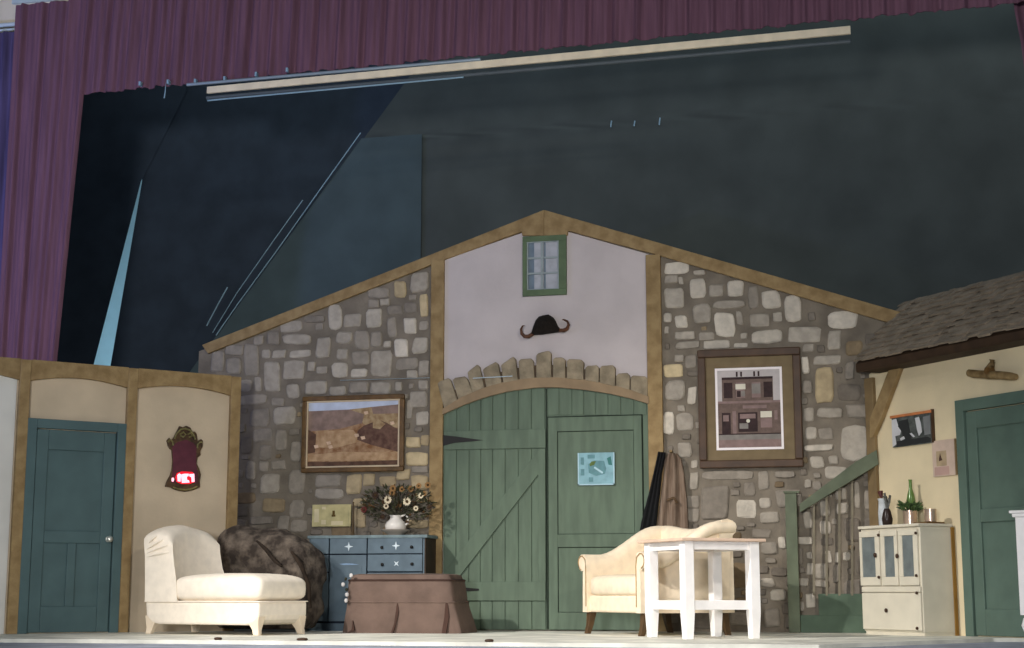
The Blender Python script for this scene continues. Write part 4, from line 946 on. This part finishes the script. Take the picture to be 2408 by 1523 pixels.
d = part('door', MB().box(xc[0] + g + 0.012, xc[1] - g, DN - 0.012, DN + 0.02, 0.09, zc[2] - g), M['blue'], dr, bevel=0.004)
part('door_panel', MB().box(xc[0] + 0.05, xc[1] - 0.04, DN - 0.016, DN - 0.012, 0.16, zc[2] - 0.08), M['blue'], d, bevel=0.004)
d = part('door', MB().box(xc[2] + g, xc[3] - g - 0.02, DN - 0.012, DN + 0.02, 0.09, zc[2] - g), M['blue'], dr, bevel=0.004)

# dark stick on the dresser
p = uv(BK, 830, 1256, -0.2); h_ = uv(BK, 830, 1180, -0.2).z - zt_
solo('candlestick', MB().lathe([(0.014, 0), (0.016, 0.01), (0.013, 0.05), (0.009, h_ * 0.5), (0.007, h_)], (p.x, -0.2, zt_), 10), mat('dark candlestick', (88, 68, 40), 0.5, 0.15), BK, 'thin dark candlestick standing on the blue dresser', 'candlestick', smooth=60)
# bowl, pitcher, flowers
bp_ = uv(BK, 930, 1250, -0.22)
cer = mat('white ironstone', (228, 222, 214), 0.3, 0.04, 8)
bowl_z = zt_
solo('wash_bowl', MB().lathe([(0.06, 0), (0.07, 0.008), (0.10, 0.03), (0.145, 0.052), (0.150, 0.058), (0.14, 0.055), (0.09, 0.034), (0.02, 0.022)], (bp_.x, -0.22, bowl_z), 28), mat('dull ironstone', (188, 174, 160), 0.35, 0.06, 8), BK, 'wide pale wash bowl under the white pitcher', 'bowl', smooth=50)
pt = thing('pitcher', 'round white pitcher standing in the wash bowl', 'pitcher', BK, (bp_.x, -0.22, bowl_z + 0.024))
PZ = bowl_z + 0.022
part('body', MB().lathe([(0.05, 0), (0.07, 0.006), (0.098, 0.04), (0.104, 0.075), (0.09, 0.11), (0.06, 0.135), (0.052, 0.155), (0.060, 0.175), (0.052, 0.175), (0.045, 0.155)], (bp_.x, -0.22, PZ), 28), cer, pt, smooth=50)
part('handle', MB().tube([(bp_.x + 0.05, -0.22, PZ + 0.165), (bp_.x + 0.10, -0.22, PZ + 0.180), (bp_.x + 0.132, -0.22, PZ + 0.145), (bp_.x + 0.125, -0.22, PZ + 0.10), (bp_.x + 0.09, -0.22, PZ + 0.075)], 0.010, 8), cer, pt, smooth=60)
fb = thing('flower_bouquet', 'loose bouquet of daisies and dried leaves in the white pitcher', 'flowers', BK, (bp_.x, -0.22, PZ + 0.15))
mb = MB(); fc = uv(BK, 932, 1182, -0.22)
leafm = [mat('dry green leaves', (76, 78, 52), 0.8, 0.25, 20, rgb2=(44, 42, 30)), mat('brown leaves', (104, 74, 40), 0.8, 0.25, 20, rgb2=(64, 44, 26)), mat('grey leaves', (118, 112, 98), 0.8, 0.2, 20, rgb2=(78, 72, 62))]
base = Vector((bp_.x, -0.22, PZ + 0.165))
for i in range(420):
    a = rnd.uniform(0, 2 * math.pi); rr = math.sqrt(rnd.random())
    px_, py_ = 932 + 82 * rr * math.cos(a), 1186 + 42 * rr * math.sin(a)
    if 905 < px_ < 950 and py_ > 1205: continue
    c = uv(BK, px_, py_, -0.22 + rnd.uniform(-0.13, 0.10))
    d = (c - base).normalized() + Vector((rnd.uniform(-.8, .8), rnd.uniform(-.8, .8), rnd.uniform(-.6, .6)))
    leaf(mb, c, d, rnd.uniform(0.03, 0.075), rnd.uniform(0.008, 0.018), rnd.choice((0, 0, 0, 1, 2)))
part('leaves', mb, leafm, fb)
mb = MB()
for i in range(16):
    a = -0.2 + 3.6 * i / 15; tip = uv(BK, 932 + 72 * math.cos(a), 1180 - 30 * math.sin(a), -0.22 + rnd.uniform(-.08, .08))
    mb.tube([base - Vector((0, 0, 0.03)), (base + tip) / 2 + Vector((0, 0, 0.02)), tip], 0.0035, 5)
part('stems', mb, leafm[0], fb)
petal = mat('cream petals', (214, 200, 170), 0.8, 0.08); eye = mat('flower eye', (72, 52, 24), 0.8, 0.1)
orange = mat('rust petals', (150, 112, 68), 0.8, 0.15); redp = mat('maroon petals', (92, 38, 34), 0.8, 0.15); darkp = mat('dark seed head', (58, 42, 32), 0.9, 0.1)
def bloom(px, py, r, pm_, em, yv):
    c = uv(BK, px, py, yv); mb = MB(); N = 10
    for i in range(N):
        a = 2 * math.pi * i / N
        d = Vector((math.cos(a), -0.15, math.sin(a))); s_ = Vector((-math.sin(a), 0, math.cos(a))) * r * 0.32
        p0, p1, p2 = c + d * r * 0.2, c + d * r * 0.65, c + d * r
        bk = Vector((0, 0.005, 0))
        mb.add([p0, p1 + s_, p2, p1 - s_, p0 + bk, p1 + s_ + bk, p2 + bk, p1 - s_ + bk], [(0, 1, 2, 3), (7, 6, 5, 4), (0, 4, 5, 1), (1, 5, 6, 2), (2, 6, 7, 3), (3, 7, 4, 0)])
    b_ = part('bloom', mb, pm_, fb)
    part('flower_eye', MB().rbox(c + Vector((0, -0.006, 0)), (r * 0.34, r * 0.3, r * 0.34), 1.0, 10, 6), em, b_, smooth=70)
for q in ((957, 1179, .044, petal), (912, 1175, .042, petal), (908, 1190, .030, petal), (990, 1165, .030, petal), (978, 1195, .028, petal), (924, 1148, .036, orange), (922, 1158, .034, orange), (966, 1149, .036, orange), (1006, 1140, .034, orange), (985, 1142, .030, orange), (945, 1150, .030, orange), (997, 1160, .028, orange), (856, 1198, .034, redp), (883, 1164, .036, darkp), (1010, 1192, .028, darkp), (900, 1215, .03, darkp)):
    bloom(q[0], q[1], q[2], q[3], eye, -0.34 + rnd.uniform(-.03, .03))

# ================================================================== BROWN COVERED TRUNK
TN = -1.15
x0 = bx(BK, 814, 1440, TN)[0]; x1 = bx(BK, 1060, 1440, TN)[0]; zt_ = bx(BK, 940, 1362, TN)[1]
TD = 0.55
tk = thing('covered_trunk', 'low trunk under a pleated brown cloth cover in front of the dresser', 'trunk', BK, ((x0 + x1) / 2, TN + TD / 2, 0))
zs = bx(BK, 940, 1415, TN)[1]; zl_ = bx(BK, 940, 1349, TN)[1]
def rr_ring(z, grow, N=72, rc=0.05, pleat=0.0):
    cx_, cy_ = (x0 + x1) / 2, TN + TD / 2; hx, hy = (x1 - x0) / 2 + grow, TD / 2 + grow; ring = []
    for i in range(N):
        t_ = 2 * math.pi * i / N; e_ = 0.16
        c_, s_ = math.cos(t_), math.sin(t_)
        wv = 1 + pleat * math.sin(t_ * 9)
        fl_ = 0.075 * max(0.0, 1 - z / 0.40) if c_ > 0 else 0.0
        ring.append((cx_ + math.copysign(abs(c_) ** e_, c_) * (hx + fl_) * wv, cy_ + math.copysign(abs(s_) ** e_, s_) * hy * wv, z))
    return ring
part('cover', MB().loft([rr_ring(zs - 0.01, 0.004), rr_ring(zs + 0.06, 0.008), rr_ring(zt_ - 0.02, 0.0), rr_ring(zt_, -0.012), rr_ring(zl_ - 0.01, -0.03), rr_ring(zl_, -0.07), rr_ring(zl_ + 0.005, -0.2)]), M['cover'], tk, smooth=50)
part('skirt', MB().loft([rr_ring(0.0, 0.036, pleat=0.010), rr_ring(zs * 0.4, 0.026, pleat=0.006), rr_ring(zs * 0.8, 0.012, pleat=0.002), rr_ring(zs, 0.008)]), M['cover'], tk, smooth=50)
def skirt_front(px_, py_):
    return bx(BK, px_, py_, TN - 0.03)
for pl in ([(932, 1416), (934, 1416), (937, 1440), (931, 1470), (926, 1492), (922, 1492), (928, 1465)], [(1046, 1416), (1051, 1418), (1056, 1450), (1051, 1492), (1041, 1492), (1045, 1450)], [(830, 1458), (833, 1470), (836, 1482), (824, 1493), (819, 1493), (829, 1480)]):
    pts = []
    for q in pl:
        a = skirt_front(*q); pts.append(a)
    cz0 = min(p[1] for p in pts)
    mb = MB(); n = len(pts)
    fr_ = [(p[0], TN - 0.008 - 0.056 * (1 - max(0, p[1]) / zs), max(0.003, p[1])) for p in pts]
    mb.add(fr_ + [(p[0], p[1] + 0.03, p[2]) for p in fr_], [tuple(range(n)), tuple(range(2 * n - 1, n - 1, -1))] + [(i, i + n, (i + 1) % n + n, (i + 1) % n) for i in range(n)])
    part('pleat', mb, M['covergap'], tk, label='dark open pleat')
part('seam', MB().loft([rr_ring(zs - 0.012, 0.010), rr_ring(zs - 0.004, 0.016), rr_ring(zs + 0.006, 0.010)]), M['cover'], tk, smooth=50)
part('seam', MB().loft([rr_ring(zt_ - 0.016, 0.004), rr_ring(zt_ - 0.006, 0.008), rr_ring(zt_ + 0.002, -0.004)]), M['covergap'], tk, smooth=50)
ptm = mat('pale tassel', (206, 202, 200), 0.9, 0.1); dtm = mat('dark tassel', (48, 48, 36), 0.9, 0.1)
for px_, py_ in ((826, 1353), (807, 1374), (816, 1398), (814, 1412)):
    c = uv(BK, px_, py_, TN - 0.03); part('tassel', MB().rbox(c, (0.018, 0.016, 0.020), 0.9, 10, 8), ptm, tk, smooth=60, label='pale tassel on the left edge')
for px_, py_ in ((813, 1361), (815, 1386)):
    c = uv(BK, px_, py_, TN - 0.03); part('tassel', MB().rbox(c, (0.013, 0.013, 0.016), 0.9, 10, 8), dtm, tk, smooth=60, label='dark tassel on the left edge')

# ================================================================== LOVESEAT
lo = floor_pt(1512, 1496.5)
SFm = Frame((lo.x, lo.y, 0), R(38.5)); D_, W_ = 0.96, 1.10
ls = thing('loveseat', 'cream loveseat with rolled arms behind the white table', 'loveseat', SFm, (D_ / 2, W_ / 2, 0))
zr0 = 0.19
part('base', MB().box(0.03, D_ - 0.05, 0.03, W_ - 0.03, zr0, 0.34), M['cream2'], ls, bevel=0.02)
part('seat_cushion', MB().rbox((0.40, W_ / 2, 0.42), (0.40, W_ / 2 - 0.10, 0.10), 0.2, 36, 14, 0.4), M['cream2'], ls, smooth=60)
def swoop(x):
    k = min(1, max(0, (x - 0.16) / 0.62)); k = k * k * (3 - 2 * k)
    return 0.70 + 0.27 * k
for side in (0, 1):
    rings = []; NX = 18
    yo, yi = (0.0, 0.11) if side == 0 else (W_, W_ - 0.11)
    sg = -1 if side == 0 else 1
    for i in range(NX + 1):
        x = D_ * 0.97 * i / NX; h = swoop(x)
        tt = 0.075 * (1 - 0.35 * i / NX)
        ring = [(x, yi, zr0), (x, yi, h - 0.10), (x, yi + sg * 0.01, h - 0.03), (x, yi + sg * 0.045, h)]
        cy, cz_ = yo - sg * 0.02 + sg * 0.0, h - tt
        for a in (80, 50, 20, -10, -45, -80, -115):
            ring.append((x, cy + sg * tt * math.cos(R(a)), cz_ + tt * math.sin(R(a))))
        ring += [(x, yo - sg * 0.035, cz_ - tt * 1.1), (x, yo - sg * 0.03, zr0)]
        if side == 1: ring = ring[::-1]
        rings.append(ring)
    arm = part('arm', MB().loft(rings), M['cream2'], ls, smooth=55)
    h = swoop(0); tt = 0.075; cy, cz_ = yo - sg * 0.02, h - tt
    pp = [(-0.004, yi - sg * 0.0 + sg * 0.012, zr0 + 0.05), (-0.004, yi + sg * 0.012, h - 0.12), (-0.004, yi + sg * 0.025, h - 0.045)] + [(-0.004, cy + sg * (tt - 0.012) * math.cos(R(a)), cz_ + (tt - 0.012) * math.sin(R(a))) for a in (100, 70, 40, 10, -20, -50, -80)]
    part('piping', MB().tube(pp, 0.005, 6), M['piping'], arm, smooth=60)
# back
rings = []
for j in range(25):
    k = j / 24; y = 0.01 + (W_ - 0.02) * k
    top = 0.965 + 0.035 * math.cos((k - 0.0) * 2 * math.pi) * 0.8 - 0.02 * k
    x_b = D_ - 0.16
    prof = [(x_b - 0.06, zr0), (x_b - 0.05, 0.45), (x_b - 0.02, top - 0.15), (x_b - 0.02, top - 0.06), (x_b + 0.01, top - 0.01), (x_b + 0.06, top), (x_b + 0.12, top - 0.015), (x_b + 0.16, top - 0.06), (x_b + 0.15, top - 0.11), (x_b + 0.10, top - 0.16), (x_b + 0.07, 0.5), (x_b + 0.05, zr0)]
    rings.append([(a, y, b) for a, b in prof])
part('backrest', MB().loft(rings), M['cream2'], ls, smooth=55)
for x, y, sx in ((0.07, 0.07, -1), (0.07, W_ - 0.07, -1), (D_ - 0.12, 0.07, 1), (D_ - 0.12, W_ - 0.07, 1)):
    def sq2(cx, cy, h, z): return [(cx - h, cy - h, z), (cx + h, cy - h, z), (cx + h, cy + h, z), (cx - h, cy + h, z)]
    part('leg', MB().loft([sq2(x + sx * 0.045, y, 0.022, 0), sq2(x + sx * 0.02, y, 0.026, 0.08), sq2(x, y, 0.034, zr0 + 0.004)]), M['brleg'], ls, bevel=0.003, label='dark wooden splayed leg')

# ================================================================== WHITE TABLE
to = floor_pt(1618, 1503)
TA = R(35.9); S_ = 0.60
TF = Frame((to.x, to.y, 0), TA)
tb = thing('side_table', 'square white table with low stretchers in front of the loveseat', 'table', TF, (S_ / 2, S_ / 2, 0))
ht = uv(TF, 1618, 1272, 0.0).z
h2 = 0.043
for x, y in ((0, 0), (S_, 0), (0, S_), (S_, S_)):
    def sq3(h, z, ox=0, oy=0): return [(x - h + ox, y - h + oy, z), (x + h + ox, y - h + oy, z), (x + h + ox, y + h + oy, z), (x - h + ox, y + h + oy, z)]
    part('leg', MB().loft([sq3(0.033, 0), sq3(h2, 0.20), sq3(h2, ht)]), M['white'], tb, bevel=0.004)
za0, za1 = ht - 0.065, ht; zs0, zs1 = uv(TF, 1618, 1434, 0).z, uv(TF, 1618, 1412, 0).z
for nm, a, b, th in (('apron', za0, za1, 0.022), ('stretcher', zs0, zs1, 0.02)):
    for q in ((h2, S_ - h2, -th, th), (h2, S_ - h2, S_ - th, S_ + th)): part(nm, MB().box(q[0], q[1], q[2], q[3], a, b), M['white'], tb, bevel=0.003)
    for q in ((-th, th, h2, S_ - h2), (S_ - th, S_ + th, h2, S_ - h2)): part(nm, MB().box(q[0], q[1], q[2], q[3], a, b), M['white'], tb, bevel=0.003)
part('tabletop', MB().box(-0.085, S_ + 0.085, -0.085, S_ + 0.085, ht, ht + 0.024), M['tabletop'], tb, bevel=0.006, label='thin pinkish wooden top')

# ================================================================== CURTAINS, BATTEN, BACKDROPS
def curtain(name, label, edgeL, edgeR, zb, zt, y, m, amp, period, cat='curtain', wob=0.0, nz=10, thick=0.012, seed=1):
    """edgeL/edgeR: functions x(z); folds run down the cloth"""
    r2 = random.Random(seed); span = edgeR(zt) - edgeL(zt); nf = max(2, int(span / period)); NX = min(1400, nf * 8)
    ph = [r2.uniform(0, 6.28) for _ in range(4)]; hem = [r2.uniform(-1, 1) for _ in range(nf * 2 + 2)]
    front = []
    for k in range(nz + 1):
        row = []
        for i in range(NX + 1):
            s = i / NX; zb_ = zb(s) if callable(zb) else zb
            h = hem[int(s * nf * 2)] * wob
            z = (zb_ + h) + (zt - zb_ - h) * k / nz
            x = edgeL(z) + (edgeR(z) - edgeL(z)) * s
            f = math.sin(s * nf * 2 * math.pi + ph[0]) + 0.5 * math.sin(s * nf * 3.7 + ph[1]) + 0.35 * math.sin(s * nf * 9.1 + ph[2])
            row.append(Vector((x, y + amp * f * (0.7 + 0.3 * (1 - k / nz)), z)))
        front.append(row)
    mb = MB(); nx = NX + 1
    vs = [p for r_ in front for p in r_]; back = [p + Vector((0, thick, 0)) for p in vs]; T = len(vs); fs = []
    for k in range(nz):
        for i in range(NX):
            a = k * nx + i; fs.append((a, a + 1, a + 1 + nx, a + nx)); fs.append((a + T, a + nx + T, a + 1 + nx + T, a + 1 + T))
    for i in range(NX):
        fs.append((i + 1, i, i + T, i + 1 + T)); a = nz * nx + i; fs.append((a, a + 1, a + 1 + T, a + T))
    for k in range(nz):
        a = k * nx; fs.append((a, a + nx, a + nx + T, a + T)); a = k * nx + NX; fs.append((a + nx, a, a + T, a + nx + T))
    mb.add(vs, fs)
    return solo(name, mb, m, WORLD, label, cat, smooth=60)
YT = -1.30
tl = uv(BK, 33, 60, YT).x; tr = 7.5
zlo = uv(BK, 330, 207, YT).z; ztop_ = uv(BK, 60, 9, YT).z
zlo_r = uv(BK, 2200, 25, YT).z
xr_ = uv(BK, 2200, 25, YT).x
def hem_z(x):
    k = (x - uv(BK, 330, 207, YT).x) / (xr_ - uv(BK, 330, 207, YT).x)
    return zlo + (zlo_r - zlo) * min(max(k, -0.2), 1.2)
pa, pb = uv(BK, 196, 215, YT), uv(BK, 133, 840, YT)
def le(z): return pb.x + (pa.x - pb.x) * (z - pb.z) / (pa.z - pb.z)
# one cloth: a long side panel at the left and the valance hanging from it to the right, folds running through both
def fold(xr):
    return 0.016 * math.sin(xr * 37.0) + 0.010 * math.sin(xr * 63.0 + 1.3) + 0.008 * math.sin(xr * 91.0 + 0.4)
hr = random.Random(12)
def cloth(mb, n, nz, xf, zb_f):
    vs = []
    for k in range(nz + 1):
        for i in range(n + 1):
            q = i / n; xr = xf(q, pa.z); zb_ = zb_f(xr); z = zb_ + (ztop_ - zb_) * k / nz
            vs.append(Vector((xf(q, z), YT + fold(xr), z)))
    T = len(vs); nx = n + 1; fs = []
    for k in range(nz):
        for i in range(n):
            a = k * nx + i; fs.append((a, a + 1, a + 1 + nx, a + nx)); fs.append((a + T, a + nx + T, a + 1 + nx + T, a + 1 + T))
    for i in range(n):
        fs.append((i + 1, i, i + T, i + 1 + T)); a = nz * nx + i; fs.append((a, a + 1, a + 1 + T, a + T))
    mb.add(vs + [p + Vector((0, 0.012, 0)) for p in vs], fs)
hemv = [hr.uniform(-0.012, 0.012) for _ in range(400)]
mb = MB()
cloth(mb, 90, 14, lambda q, z: tl + (le(z) - tl) * q, lambda xr: 0.02)
cloth(mb, 1100, 6, lambda q, z: le(z) + (tr - le(z)) * q, lambda xr: hem_z(xr) + hemv[int((xr + 8) * 14) % 400])
solo('stage_curtain', mb, M['burg'], WORLD, 'burgundy stage curtain hanging at the left and across the top', 'curtain', smooth=60)
YL = -1.12
ztl = uv(BK, 15, 74, YL).z
curtain('leg_curtain', 'violet tinted narrow curtain strip under the white track at the far left', lambda z: tl - 1.9, lambda z: tl + 0.12, 0.02, ztl, YL, M['burgb'], 0.03, 0.12, seed=4)
pa2, pb2 = uv(BK, 2383, 20, YL), uv(BK, 2406, 134, YL)
def re_(z): return pa2.x + (pb2.x - pa2.x) * min(1.0, max(-0.2, (z - pa2.z) / (pb2.z - pa2.z)))
curtain('leg_curtain', 'burgundy side curtain at the upper right edge of the stage', re_, lambda z: re_(z) + 2.2, rzz + 0.12, pa2.z + 0.5, YL, M['burg'], 0.03, 0.12, seed=5)
# house wall and white track at upper left
wy = -0.85
struct('wall_side', MB().box(-9.5, uv(BK, 260, 30, wy).x, wy, wy + 0.1, uv(BK, 15, 66, wy).z, 9.0), M['housewall'], WORLD, 'cream house wall above the curtain track at upper left', 'wall')
mb = MB().tube([(-9, -1.0, uv(BK, 15, 58, -1.0).z), (uv(BK, 120, 58, -1.0).x, -1.0, uv(BK, 15, 58, -1.0).z)], 0.022, 10).tube([(-9, -1.02, uv(BK, 15, 70, -1.02).z), (uv(BK, 120, 70, -1.02).x, -1.02, uv(BK, 15, 70, -1.02).z)], 0.014, 10)
solo('curtain_track', mb, mat('white track', (214, 226, 232), 0.4, 0.05), WORLD, 'white double curtain track at the upper left corner', 'track', smooth=60)
mb = MB().box(uv(BK, 30, 10, wy - 0.02).x, uv(BK, 160, 2, wy - 0.02).x, wy - 0.04, wy, uv(BK, 60, 7, wy - 0.02).z, uv(BK, 60, 7, wy - 0.02).z + 0.06)
solo('wall_rail', mb, mat('pale rail', (206, 220, 226), 0.5, 0.05), WORLD, 'pale rail on the house wall above the valance end', 'rail')

# batten and pipes
YB = -1.385
b0, b1 = uv(BK, 486, 211, YB), uv(BK, 2000, 69, YB)
th = 0.030
mb = MB().hexa([(b0.x, YB, b0.z - 0.033), (b1.x, YB, b1.z - 0.037), (b1.x, YB, b1.z + 0.037), (b0.x, YB, b0.z + 0.033)], [(b0.x, YB + th, b0.z - 0.033), (b1.x, YB + th, b1.z - 0.037), (b1.x, YB + th, b1.z + 0.037), (b0.x, YB + th, b0.z + 0.033)])
solo('batten', mb, M['batten'], WORLD, 'long pale wooden batten hanging below the burgundy valance', 'batten', bevel=0.004)
a = uv(BK, 440, 199, -1.37); b = uv(BK, 1130, 139, -1.37)
solo('steel_pipe', MB().tube([a, b], 0.016, 10), M['pipe'], WORLD, 'shiny steel pipe just above the left half of the batten', 'pipe', smooth=60)
a = uv(BK, 488, 236, -1.36); b = uv(BK, 1090, 181, -1.36)
solo('dark_pipe', MB().tube([a, b], 0.008, 8), M['cord'], WORLD, 'thin pale rod just below the left half of the batten', 'rod', smooth=60)
a = uv(BK, 486, 230, -1.34); b = uv(BK, 2000, 97, -1.34)
solo('hanging_rail', MB().tube([a, b], 0.017, 8), M['darkpipe'], WORLD, 'dark rail running behind the underside of the batten', 'rail', smooth=60)
# curtain clips along the valance hem
for i, (px_, py_) in enumerate(((329, 196), (395, 192), (459, 190), (528, 184), (602, 174), (675, 164), (385, 222))):
    c = uv(BK, px_, py_, -1.35)
    solo('hem_clip', MB().box(c.x - 0.010, c.x + 0.010, -1.36, -1.315, c.z - 0.02, c.z + (0.02 if i < 6 else 0.0)) if i < 6 else MB().tube([(c.x - 0.004, -1.33, c.z - 0.03), (c.x + 0.004, -1.33, c.z + 0.02), (c.x + 0.006, -1.325, c.z + 0.13)], [0.008, 0.007, 0.001], 6), M['cord'], WORLD, 'tiny pale clip, %s along the valance hem' % ('leftmost', 'second from the left', 'third from the left', 'fourth from the left', 'fifth from the left', 'rightmost', 'hanging loose below the left end')[i], 'clip', 'clips on the valance hem')

# backs
YA = 1.6
ap = uv(BK, 335, 412, YA); wl_ = uv(BK, 219, 862, YA); wr_ = uv(BK, 258, 862, YA)
def eA(z): return ap.x + 0.03 + min(0.5, (z - ap.z) * 0.5) if z > ap.z else ap.x + (wl_.x - ap.x) * (ap.z - z) / (ap.z - wl_.z)
def eB(z): return ap.x - 0.01 if z > ap.z else ap.x + (wr_.x - ap.x) * (ap.z - z) / (ap.z - wr_.z)
curtain('masking_drape', 'black masking drape left of the pale blue gap', lambda z: -9.5, eA, 0.01, 8.6, YA, M['black'], 0.0005, 0.5, 'drape', nz=40, seed=6)
curtain('masking_drape', 'black masking drape right of the pale blue gap', eB, lambda z: 9.5, 0.01, 8.6, YA + 0.014, M['black'], 0.0005, 0.5, 'drape', nz=40, seed=7)
struct('wall_rear', MB().box(-9.5, 9.5, 2.9, 3.0, -0.03, 9.0), M['cyc'], WORLD, 'pale rear wall seen through the gap in the black drapes', 'wall')
YD = 1.1
d0, d1 = uv(BK, 500, 800, YD), uv(BK, 852, 322, YD); dm = uv(BK, 990, 500, YD)
ztd = uv(BK, 1400, 287, YD).z
xtl = d0.x + (d1.x - d0.x) * (ztd - d0.z) / (d1.z - d0.z)
def eD(z): return d0.x + (d1.x - d0.x) * (z - d0.z) / (d1.z - d0.z)
curtain('backdrop', 'dark teal backdrop with a slanting left edge behind the gable', eD, lambda z: dm.x, 0.8, ztd, YD, M['teal'], 0.006, 0.6, 'backdrop', nz=24, seed=8)
curtain('backdrop', 'dark olive backdrop filling the right behind the gable', lambda z: dm.x - 0.02 if z < ztd - 0.02 else eD(z), lambda z: 9.3, 0.02, 7.4, YD + 0.05, M['olive'], 0.006, 0.6, 'backdrop', nz=120, seed=9)
for nm, pts, r_ in (('nearest the teal backdrop edge', [(508, 788), (560, 713), (650, 590), (760, 435), (848, 312)], 0.006), ('second, just left of the backdrop edge cord', [(500, 782), (556, 690), (640, 570), (712, 470)], 0.005), ('short and leftmost of the three', [(486, 766), (510, 720), (535, 675)], 0.007)):
    y_ = YD - 0.05  # pale tubes stand in for light along the drape edges
    solo('edge_light_sliver', MB().tube([uv(BK, *p, y_) for p in pts], r_, 6), M['cord'], WORLD, 'thin slanting pale cord, ' + nm, 'cord', 'slanting rigging cords', smooth=60)  # not real cords, only stand-ins for light along the drape edges
for i, (px_, py_, h_) in enumerate(((1437, 291, 0.035), (1492, 290, 0.03), (1551, 285, 0.04))):
    c = uv(BK, px_, py_, YD + 0.042)
    solo('backdrop_tie', MB().tube([c + Vector((0.006, 0, h_)), c, c + Vector((-0.004, 0, -h_))], 0.008, 6), M['cord'], WORLD, 'faint pale tie on the dark backdrop, %s of three' % ('left', 'middle', 'right')[i], 'tie', 'ties on the backdrop top')
# glinting wires over the stone wall
a, b = uv(BK, 800, 894, -0.028), uv(BK, 1010, 888, -0.028)
solo('wire', MB().tube([a, b], 0.004, 6), M['pipe'], WORLD, 'thin shiny wire across the stones above the landscape painting', 'wire', smooth=60)
a, b = uv(BK, 1112, 889, -0.075), uv(BK, 1205, 884, -0.075)
solo('wire', MB().tube([a, b], 0.005, 6), M['pipe'], WORLD, 'short shiny wire across the arch stones left of the door top', 'wire', smooth=60)

# scraps on the stage edge
for i, (px_, py_, w_) in enumerate(((700, 1507, 0.045), (480, 1507, 0.03), (1145, 1510, 0.035))):
    c = floor_pt(px_, py_)
    c.y = fy + 0.05
    solo('debris', MB().rbox((c.x, c.y, 0.010), (w_, 0.03, 0.012), 0.8, 12, 8), M['knob'], WORLD, 'small dark scrap on the pale stage edge, %s' % ('below the chaise foot', 'below the chaise middle', 'below the trunk right end')[i], 'scrap', 'scraps on the stage edge', smooth=60)
